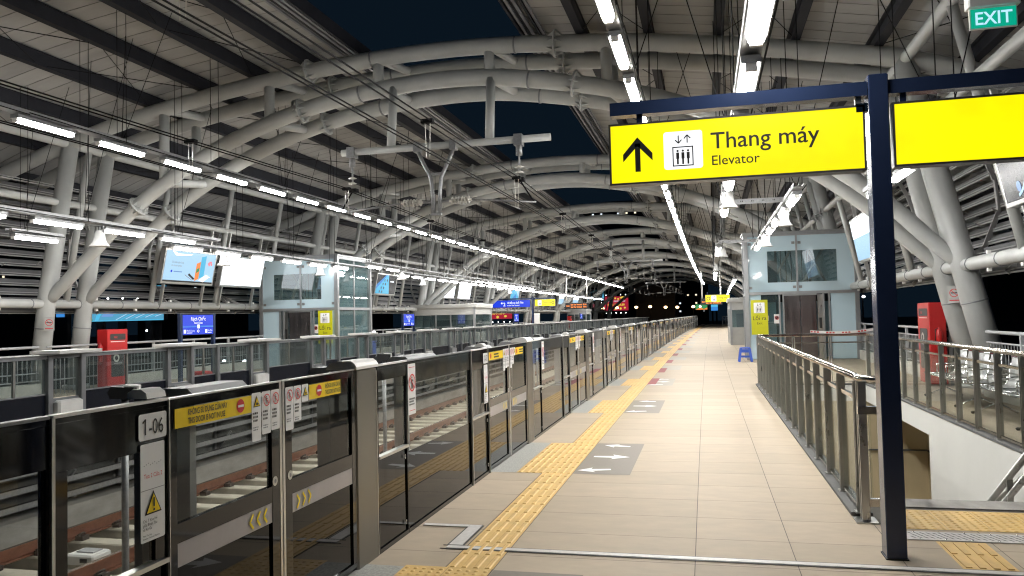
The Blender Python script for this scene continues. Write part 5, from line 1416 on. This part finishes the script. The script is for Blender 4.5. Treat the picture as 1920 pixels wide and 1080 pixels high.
def led_sign(x0, x1, y, z0, z1, lab):
    t = thing('departure_display', lab, 'display', (KB * y * y, y, 0), head(y)); m = MB(); m.bevbox(x0, x1, 0, .2, z0, z1, .02, 'ink'); m.build('case', t)
    for q in (x0 + .12, x1 - .12): m = MB(); m.tube([(q, .1, z1), (q, .1, 5.1)], .06, 'cap_white', 8); m.build('hanger_pole', t)
    g = G((x0, -.004, z0), (1, 0, 0), (0, 0, 1), d=.006); H = z1 - z0; W = x1 - x0
    for k, zz in enumerate((H * .58, H * .18)):
        g.text(('Suoi Tien Terminal', 'Suoi Tien Terminal')[k], W * .24, zz, .17, 'led_orange', 1, bold=.004, sx=.72); g.text(('02:16', '10:16')[k], W * .76, zz, .17, 'led_orange', 1, bold=.004, sx=.8)
    g.text('22:24', W * .05, H * .38, .15, 'led_orange', 1, bold=.003, sx=.8); g.build('led_text', t)
led_sign(-11.95, -9.95, 66, 2.3, 2.80, 'black departure display with orange text over the opposite platform')
led_sign(-.75, .95, 66, 2.35, 2.85, 'black departure display with orange text over the near platform')
m = MB(); m.bevbox(-.3, .3, -.08, .08, 0, 1.95, .02, 'cap_white'); m.box(-.28, .28, -.09, -.081, .1, 1.9, 'sticker_white')
tag(m.build('information_board', None, at(-13.0, 59.5), 0), 'plain white information board near the blue hanging sign post', 'board')

# ------------------------------------------------------------------ fences along the outer edges
def fence(x, y0, y1, lab, dz=0, step=None, xend=None):
    t = thing('platform_fence', lab, 'fence'); r = MB(); P = rail_pts(x, 1.19, y0, y1, 4.0); r.tube(P, .032, 'fence_grey', 8); r.tube([(p[0], p[1], 1.0) for p in P], .018, 'fence_grey', 6); r.tube([(p[0], p[1], .55) for p in P], .018, 'fence_grey', 6); r.tube([(p[0], p[1], .36) for p in P], .018, 'fence_grey', 6)
    r.build('rails', t); b = MB(); y = y0
    while y < min(y1, 60): b.bar((bend(x, y), y, .36), (bend(x, y), y, 1.0), .012, .012, 'fence_grey'); y += .14 if y < 35 else .3
    b.build('bars', t)
    y = y0 + .02; n = 0; pm = MB(); pm.box(-.03, .03, -.03, .03, .0, 1.17, 'fence_grey'); pmm = pm.mesh('fence_post')
    while y < y1 and n < 60: link(pmm, 'post', t, at(x, y)); y += 1.9; n += 1
    k = MB()
    for p, q in zip(P, P[1:]): k.bar((p[0], p[1], .15), (q[0], q[1], .15), .18, .298, 'kerb_white')
    k.build('kerb', t)
def bays(x, L):
    prev = 7.0; i = 0
    for k, fy in enumerate(FR):
        fence(x, prev, fy - .5, nth(k + 1) + ' grey fence section from the camera along the %s platform outer edge' % ('opposite' if L else 'near')); 
        prev = fy + TW + .5
bays(-16.1, True); bays(5.05, False)
# short jogged fences round the columns
for i, (L) in enumerate((True, False)):
    for k in range(0, 3):
        fy = FR[k]; x = -15.9 if L else 4.62
        if not L and k == 0: x = 5.02
        t = MB()
        xo = x + (.0)
        for z in (1.19, 1.0, .36): t.tube([(bend(x, fy), fy - .45, z), (bend(x, fy), fy + TW + .45, z)], .028 if z > 1.1 else .018, 'fence_grey', 8)
        y = fy - .45
        while y < fy + TW + .45: t.bar((bend(x, fy), y, .0), (bend(x, fy), y, 1.0), .014, .014, 'fence_grey'); y += .14
        if L or k > 0: tag(t.build('column_guard_fence'), 'short grey fence before the %s arch columns of the %s platform' % (nth(k + 1), 'opposite' if L else 'near'), 'fence')
# end barriers
t = MB()
x0 = 0.9
for z in (1.2, .15): t.tube([(bend(x0, 110), 110, z), (bend(4.6, 110), 110, z)], .04, 'fence_grey', 6)
for k in range(9): t.box(bend(x0, 110) + k * .46 - .03, bend(x0, 110) + k * .46 + .03, 109.97, 110.03, 0, 1.2, 'fence_grey')
for z in (.45, .7, .95): t.bar((bend(x0, 110), 110, z), (bend(4.6, 110), 110, z), .03, .03, 'fence_grey')
tag(t.build('end_barrier'), 'grey barrier across the far end of the near platform', 'barrier')

# ------------------------------------------------------------------ benches
def bench(n_seat):
    t = thing('bench', 'x x x x', 'bench')
    m = MB(); L = n_seat * .58; m.box(-.03, .03, 0, L, .34, .40, 'machine'); m.build('beam', t)
    for q in (.25, L - .25):
        m = MB(); m.tube([(0, q, .36), (.0, q, .16), (-.34, q, .015)], .018, 'chrome', 8); m.tube([(0, q, .16), (.28, q, .015)], .018, 'chrome', 8); m.tube([(-.34, q, .02), (-.37, q, .01)], .025, 'rubber', 8); m.build('leg', t)
    for i in range(n_seat):
        y0 = i * .58 + .02; y1 = y0 + .54
        m = MB(); prof = [(-.30, .43), (-.27, .415), (.12, .40), (.2, .43), (.24, .50), (.28, .72), (.31, .86), (.325, .86), (.295, .72), (.255, .49), (.21, .415), (.13, .385), (-.27, .40), (-.30, .415)]
        m.extr_y(prof, y0, y1, 'perf_steel', True); 
        for q in (y0, y1): m.tube([(-.30, q, .425), (.12, q, .405), (.2, q, .43), (.25, q, .5), (.315, q, .865)], .016, 'chrome', 8)
        m.tube([(.315, y0, .865), (.315, y1, .865)], .018, 'chrome', 8); m.tube([(-.30, y0, .425), (-.30, y1, .425)], .016, 'chrome', 8)
        m.build('seat', t)
        m = MB(); m.tube([(-.22, y0, .42), (-.22, y0, .62), (.1, y0, .64), (.27, y0, .60)], .014, 'chrome', 8); m.build('armrest', t)
    return t
bg_ = 'steel benches on the platforms'
b0 = bench(4); b0.location = at(4.35, 11.6); tag(b0, 'shiny steel bench behind the right balustrade, nearer of two', 'bench', bg_)
copy_tree(b0, at(4.35, 14.3), 0, 'shiny steel bench behind the right balustrade, farther of two', bg_)
copy_tree(b0, at(-15.0, 11.2), PI, 'steel bench behind the nearest opposite gates', bg_)
copy_tree(b0, at(-15.0, 34.2), PI, 'steel bench right of the opposite elevator', bg_)
# red crate on opposite platform
m = MB(); m.bevbox(-.2, .2, -.25, .25, 0, .28, .02, 'red_paint'); m.box(-.15, .15, -.2, .2, .281, .30, 'ink_red')
tag(m.build('red_crate', None, at(-14.4, 20.4)), 'small red plastic box on the opposite platform floor', 'box')
# blue bin seen past the gates
m = MB(); m.bevbox(-.28, .28, -.28, .28, 0, .75, .05, 'blue_plastic'); m.box(-.3, .3, -.3, .3, .751, .80, 'blue_plastic')
tag(m.build('blue_bin', None, at(-14.2, 31.6)), 'blue plastic bin on the opposite platform past the elevator', 'bin')
# no smoking notices on columns
for (x, y, z, L, lab) in ((-16.17, 16.62, 1.60, True, 'no smoking notice on the opposite platform column'), (4.9, 17.82, 1.75, False, 'no smoking notice on the near platform column')):
    u = Vector((.45, -.9 if not L else .9, 0)).normalized() if False else Vector((1, .55, 0) if L else (1, -.55, 0)).normalized()
    n_ = u.cross(Vector((0, 0, 1))); o = Vector((x, y, z)) + n_ * .13
    mb_ = MB(); g = G(o, u, (0, 0, 1), mb_)
    # thin plate
    for l_ in (0,): mb_.bar(o + u * .12 + Vector((0, 0, .17)) - u * .12, o + u * .12 + Vector((0, 0, .17)) + u * .12, .004, .34, 'booth_wall')
    g.rect(.02, .10, .22, .32, 'steel_paint', 3); g.rect(.06, .19, .18, .21, 'ink', 4); g.d = .002; prohibit(g, .12, .20, .085, 4); g.rect(.03, .04, .21, .06, 'ink_red', 4)
    tag(mb_.build('no_smoking_sign'), lab, 'notice')

# ------------------------------------------------------------------ night city beyond
def tower(x, y, w_, d_, h, n, lab, seed, warm=.5, rng=None):
    t = thing('distant_building', lab, 'building', (x, y, -12)); m = MB(); m.box(-w_ / 2, w_ / 2, -d_ / 2, d_ / 2, 0, h, 'night_building'); m.box(-w_ / 4, w_ / 4, -d_ / 4, d_ / 4, h, h + 3, 'night_building'); m.build('walls', t)
    r = random.Random(seed); wm = {}
    for k in ('window_warm', 'window_cool'):
        q = MB(); q.box(-.35, .35, -.03, .0, -.3, .3, k); wm[k] = q.mesh('lit_window')
    cols = max(2, int(w_ / 3)); rows_ = int(h / 3.2)
    cand = [(i, j_) for i in range(cols) for j_ in range(rows_ * 2 // 7, rows_)]; r.shuffle(cand)
    for (i, j_) in cand[:n]:
        link(wm['window_warm' if r.random() < warm else 'window_cool'], 'lit_window', t, (-w_ / 2 + (i + .5) * w_ / cols, -d_ / 2 - .01, (j_ + .6) * 3.2))
tower(-27, 290, 30, 18, 52, 26, 'wide dark tower with scattered lit windows beyond the station end', 3)
tower(-9, 330, 22, 18, 38, 16, 'dark tower with few lit windows straight beyond the tracks', 5)
tower(-190, 180, 26, 20, 48, 22, 'dark tower with lit windows at the far left of the view', 8)
tower(-150, 210, 24, 20, 36, 14, 'dark block with few lights left of the blue name sign', 11)
tower(-110, 230, 24, 20, 40, 12, 'dark block with few lights right of the blue name sign', 13)
tower(70, 190, 26, 18, 34, 9, 'dark block with few lights beyond the right columns', 17)
# hotel name in yellow lights
t = thing('rooftop_letters_building', 'dark tower carrying small yellow rooftop letters', 'building', (-12, 205, -12)); m = MB(); m.box(-5, 5, 0, 8, 0, 26.2, 'night_building'); m.build('walls', t)
g = G((-1.25, -.05, 26.6), (1, 0, 0), (0, 0, 1)); g.text('IMPERIA', 0, 0, .9, 'screen_gold', 1, bold=.02, sx=.75); g.build('roof_letters', t)
def street(x, y, z, lab, r=.42, mt='street_glow'):
    t = thing('street_lamp', lab, 'street lamp', (x, y, -12)); m = MB(); m.tube([(0, .8, 0), (0, .8, z + 12.2), (0, 0, z + 12.5)], .12, 'night_building', 6); m.build('pole', t); m = MB(); m.sphere((0, 0, z + 12), r, mt, 10, 6, .7); m.build('lamp_head', t)
SG = 'street lamps beyond the station'
for k, (x, z) in enumerate(((-24.8, 3.5), (-21.2, 3.6), (-16.4, 3.6), (-12.96, 3.66), (-9.17, 3.43), (-6.31, 3.35), (-2.44, 3.39))):
    o = None; street(x, 200, z, nth(k + 1) + ' warm street lamp from the left beyond the station end'); bpy.context.scene.collection.objects[-1] if False else None
def billboard(x, y, z0, z1, w_, rz, lab, draw, lights=True):
    t = thing('billboard', lab, 'billboard', (x, y, -12), rz); m = MB(); m.box(-w_ / 2, w_ / 2, 0, .5, z0 + 12, z1 + 12, 'night_building')
    for q in (-w_ * .3, w_ * .3): m.box(q - .2, q + .2, .1, .4, 0, z0 + 12, 'night_building')
    m.build('frame', t); g = G((-w_ / 2, -.03, z0 + 12), (1, 0, 0), (0, 0, 1), d=.03); draw(g, w_, z1 - z0); g.build('face', t)
    if lights:
        m = MB(); n = max(4, int(w_ / 1.1)); r = max(.06, (z1 - z0) * .03)
        for k in range(n): q = -w_ / 2 + (k + .5) * w_ / n; m.sphere((q, -.8, z0 + 12 - .6), r, 'flood', 6, 4); m.sphere((q, -.6, z1 + 12 + .4), r * .8, 'flood', 6, 4)
        m.build('floodlights', t)
def d_red(g, W, H):
    g.rect(0, 0, W, H, 'screen_red', 0); g.text('0901.39.89.89', W * .5, H * .33, W * .13, 'screen_gold', 1, 'CENTER', .02, sx=.95); g.text('LIÊN HỆ QUẢNG CÁO', W / 2, H * .62, W * .075, 'sign_white', 1, 'CENTER')
    r = random.Random(2)
    for k in range(14): g.disc(r.uniform(.1, .9) * W, r.choice((r.uniform(.06, .2), r.uniform(.8, .94))) * H, r.uniform(.15, .3), 'screen_gold', 1, 8)
def d_blue(g, W, H):
    g.rect(0, 0, W, H, 'screen_cyan', 0); g.rect(0, 0, W, H * .2, 'screen_blue', 1); g.text('KIM', W * .68, H * .35, H * .4, 'sign_white', 1, 'CENTER', .01)
def d_stad(g, W, H):
    g.rect(0, 0, W, H, 'screen_teal', 0); r = random.Random(4)
    g.poly([(0, 0), (W * .14, 0), (W * .10, H), (0, H)], 'screen_green', 1); g.poly([(W * .16, 0), (W * .2, 0), (W * .26, H), (W * .2, H)], 'screen_cyan', 1)
    g.poly([(W * .24, H * .4), (W * .3, H), (W * .42, H), (W * .38, H * .4)], 'screen_lilac', 1)
    for k in range(9): a = W * (.42 + .06 * k); g.line(a, H * .1 + k * .02, a + W * .18, H * .8, .04, 'screen_cyan' if k % 2 else 'screen_blue', 1)
    g.rect(0, 0, W, H * .07, 'screen_cyan', 2)
def d_strip(g, W, H): g.rect(0, 0, W, H, 'screen_blue2', 0); g.rect(0, H * .6, W, H, 'screen_cyan', 1)
def d_green(g, W, H): g.rect(0, 0, W, H, 'screen_green', 0); g.poly([(0, 0), (W * .4, H * .5), (W * .7, H * .1), (W, H * .4), (W, 0)], 'screen_orange', 1); g.disc(W * .4, H * .6, H * .25, 'screen_white', 1, 10)
billboard(-21.4, 200, 2.9, 6.45, 6.1, 0, 'red lit billboard with gold digits beyond the station', d_red)
billboard(-26.8, 201.5, 5.6, 8.2, 4.3, 0, 'bright blue lit billboard left of the red one', d_blue)
def d_roof(g, W, H): 
    g.rect(0, 0, W, H, 'screen_red', 0)
    for k in range(12): g.rect(W * k / 12, 0, W * (k + .5) / 12, H, 'screen_pink', 1)
billboard(-26.0, 201, 3.9, 4.7, 3.2, 0, 'small red and white striped lit sign under the blue billboard', d_roof, False)
billboard(-.5, 200, 2.6, 3.9, 2.8, 0, 'green picture billboard under the near departure display', d_green, False)
billboard(2.6, 200, 2.3, 3.8, 1.6, 0, 'small blue billboard under the near yellow hanging sign', d_strip, False)
billboard(-33.4, 40, 2.0, 2.66, 5.0, math.radians(10), 'long lit billboard with stadium picture beyond the opposite columns', d_stad)
billboard(-32.8, 40.5, 3.93, 4.06, 3.6, math.radians(10), 'thin blue lit strip seen through the opposite louvres', d_strip)
billboard(-37.8, 40, 2.32, 2.7, .62, 0, 'small blue lit screen between the opposite columns', d_strip, False)
billboard(-41, 150, 1.5, 4.2, 9.0, math.radians(20), 'wide red lit billboard seen under the blue hanging sign', d_red)
for k, (x, y, z) in enumerate(((-60, 90, -3), (-38, 60, -1.5), (-33, 70, -2), (40, 150, 1.5), (-48, 110, 0), (22, 120, 3.5))):
    street(x, y, z, ('bright white floodlight behind the opposite platform beside the name sign', 'white floodlight low behind the opposite elevator side', 'white floodlight behind the opposite balustrade posts', 'distant white floodlight beyond the right columns', 'white floodlight far left of the opposite booth', 'small white floodlight above the right fire cabinet')[k], .22, 'flood')

dup_ = {k: v for k, v in LABELS.items() if len(v) > 1 and k != 'x x x x'}
if dup_: print('DUP LABELS', dup_)
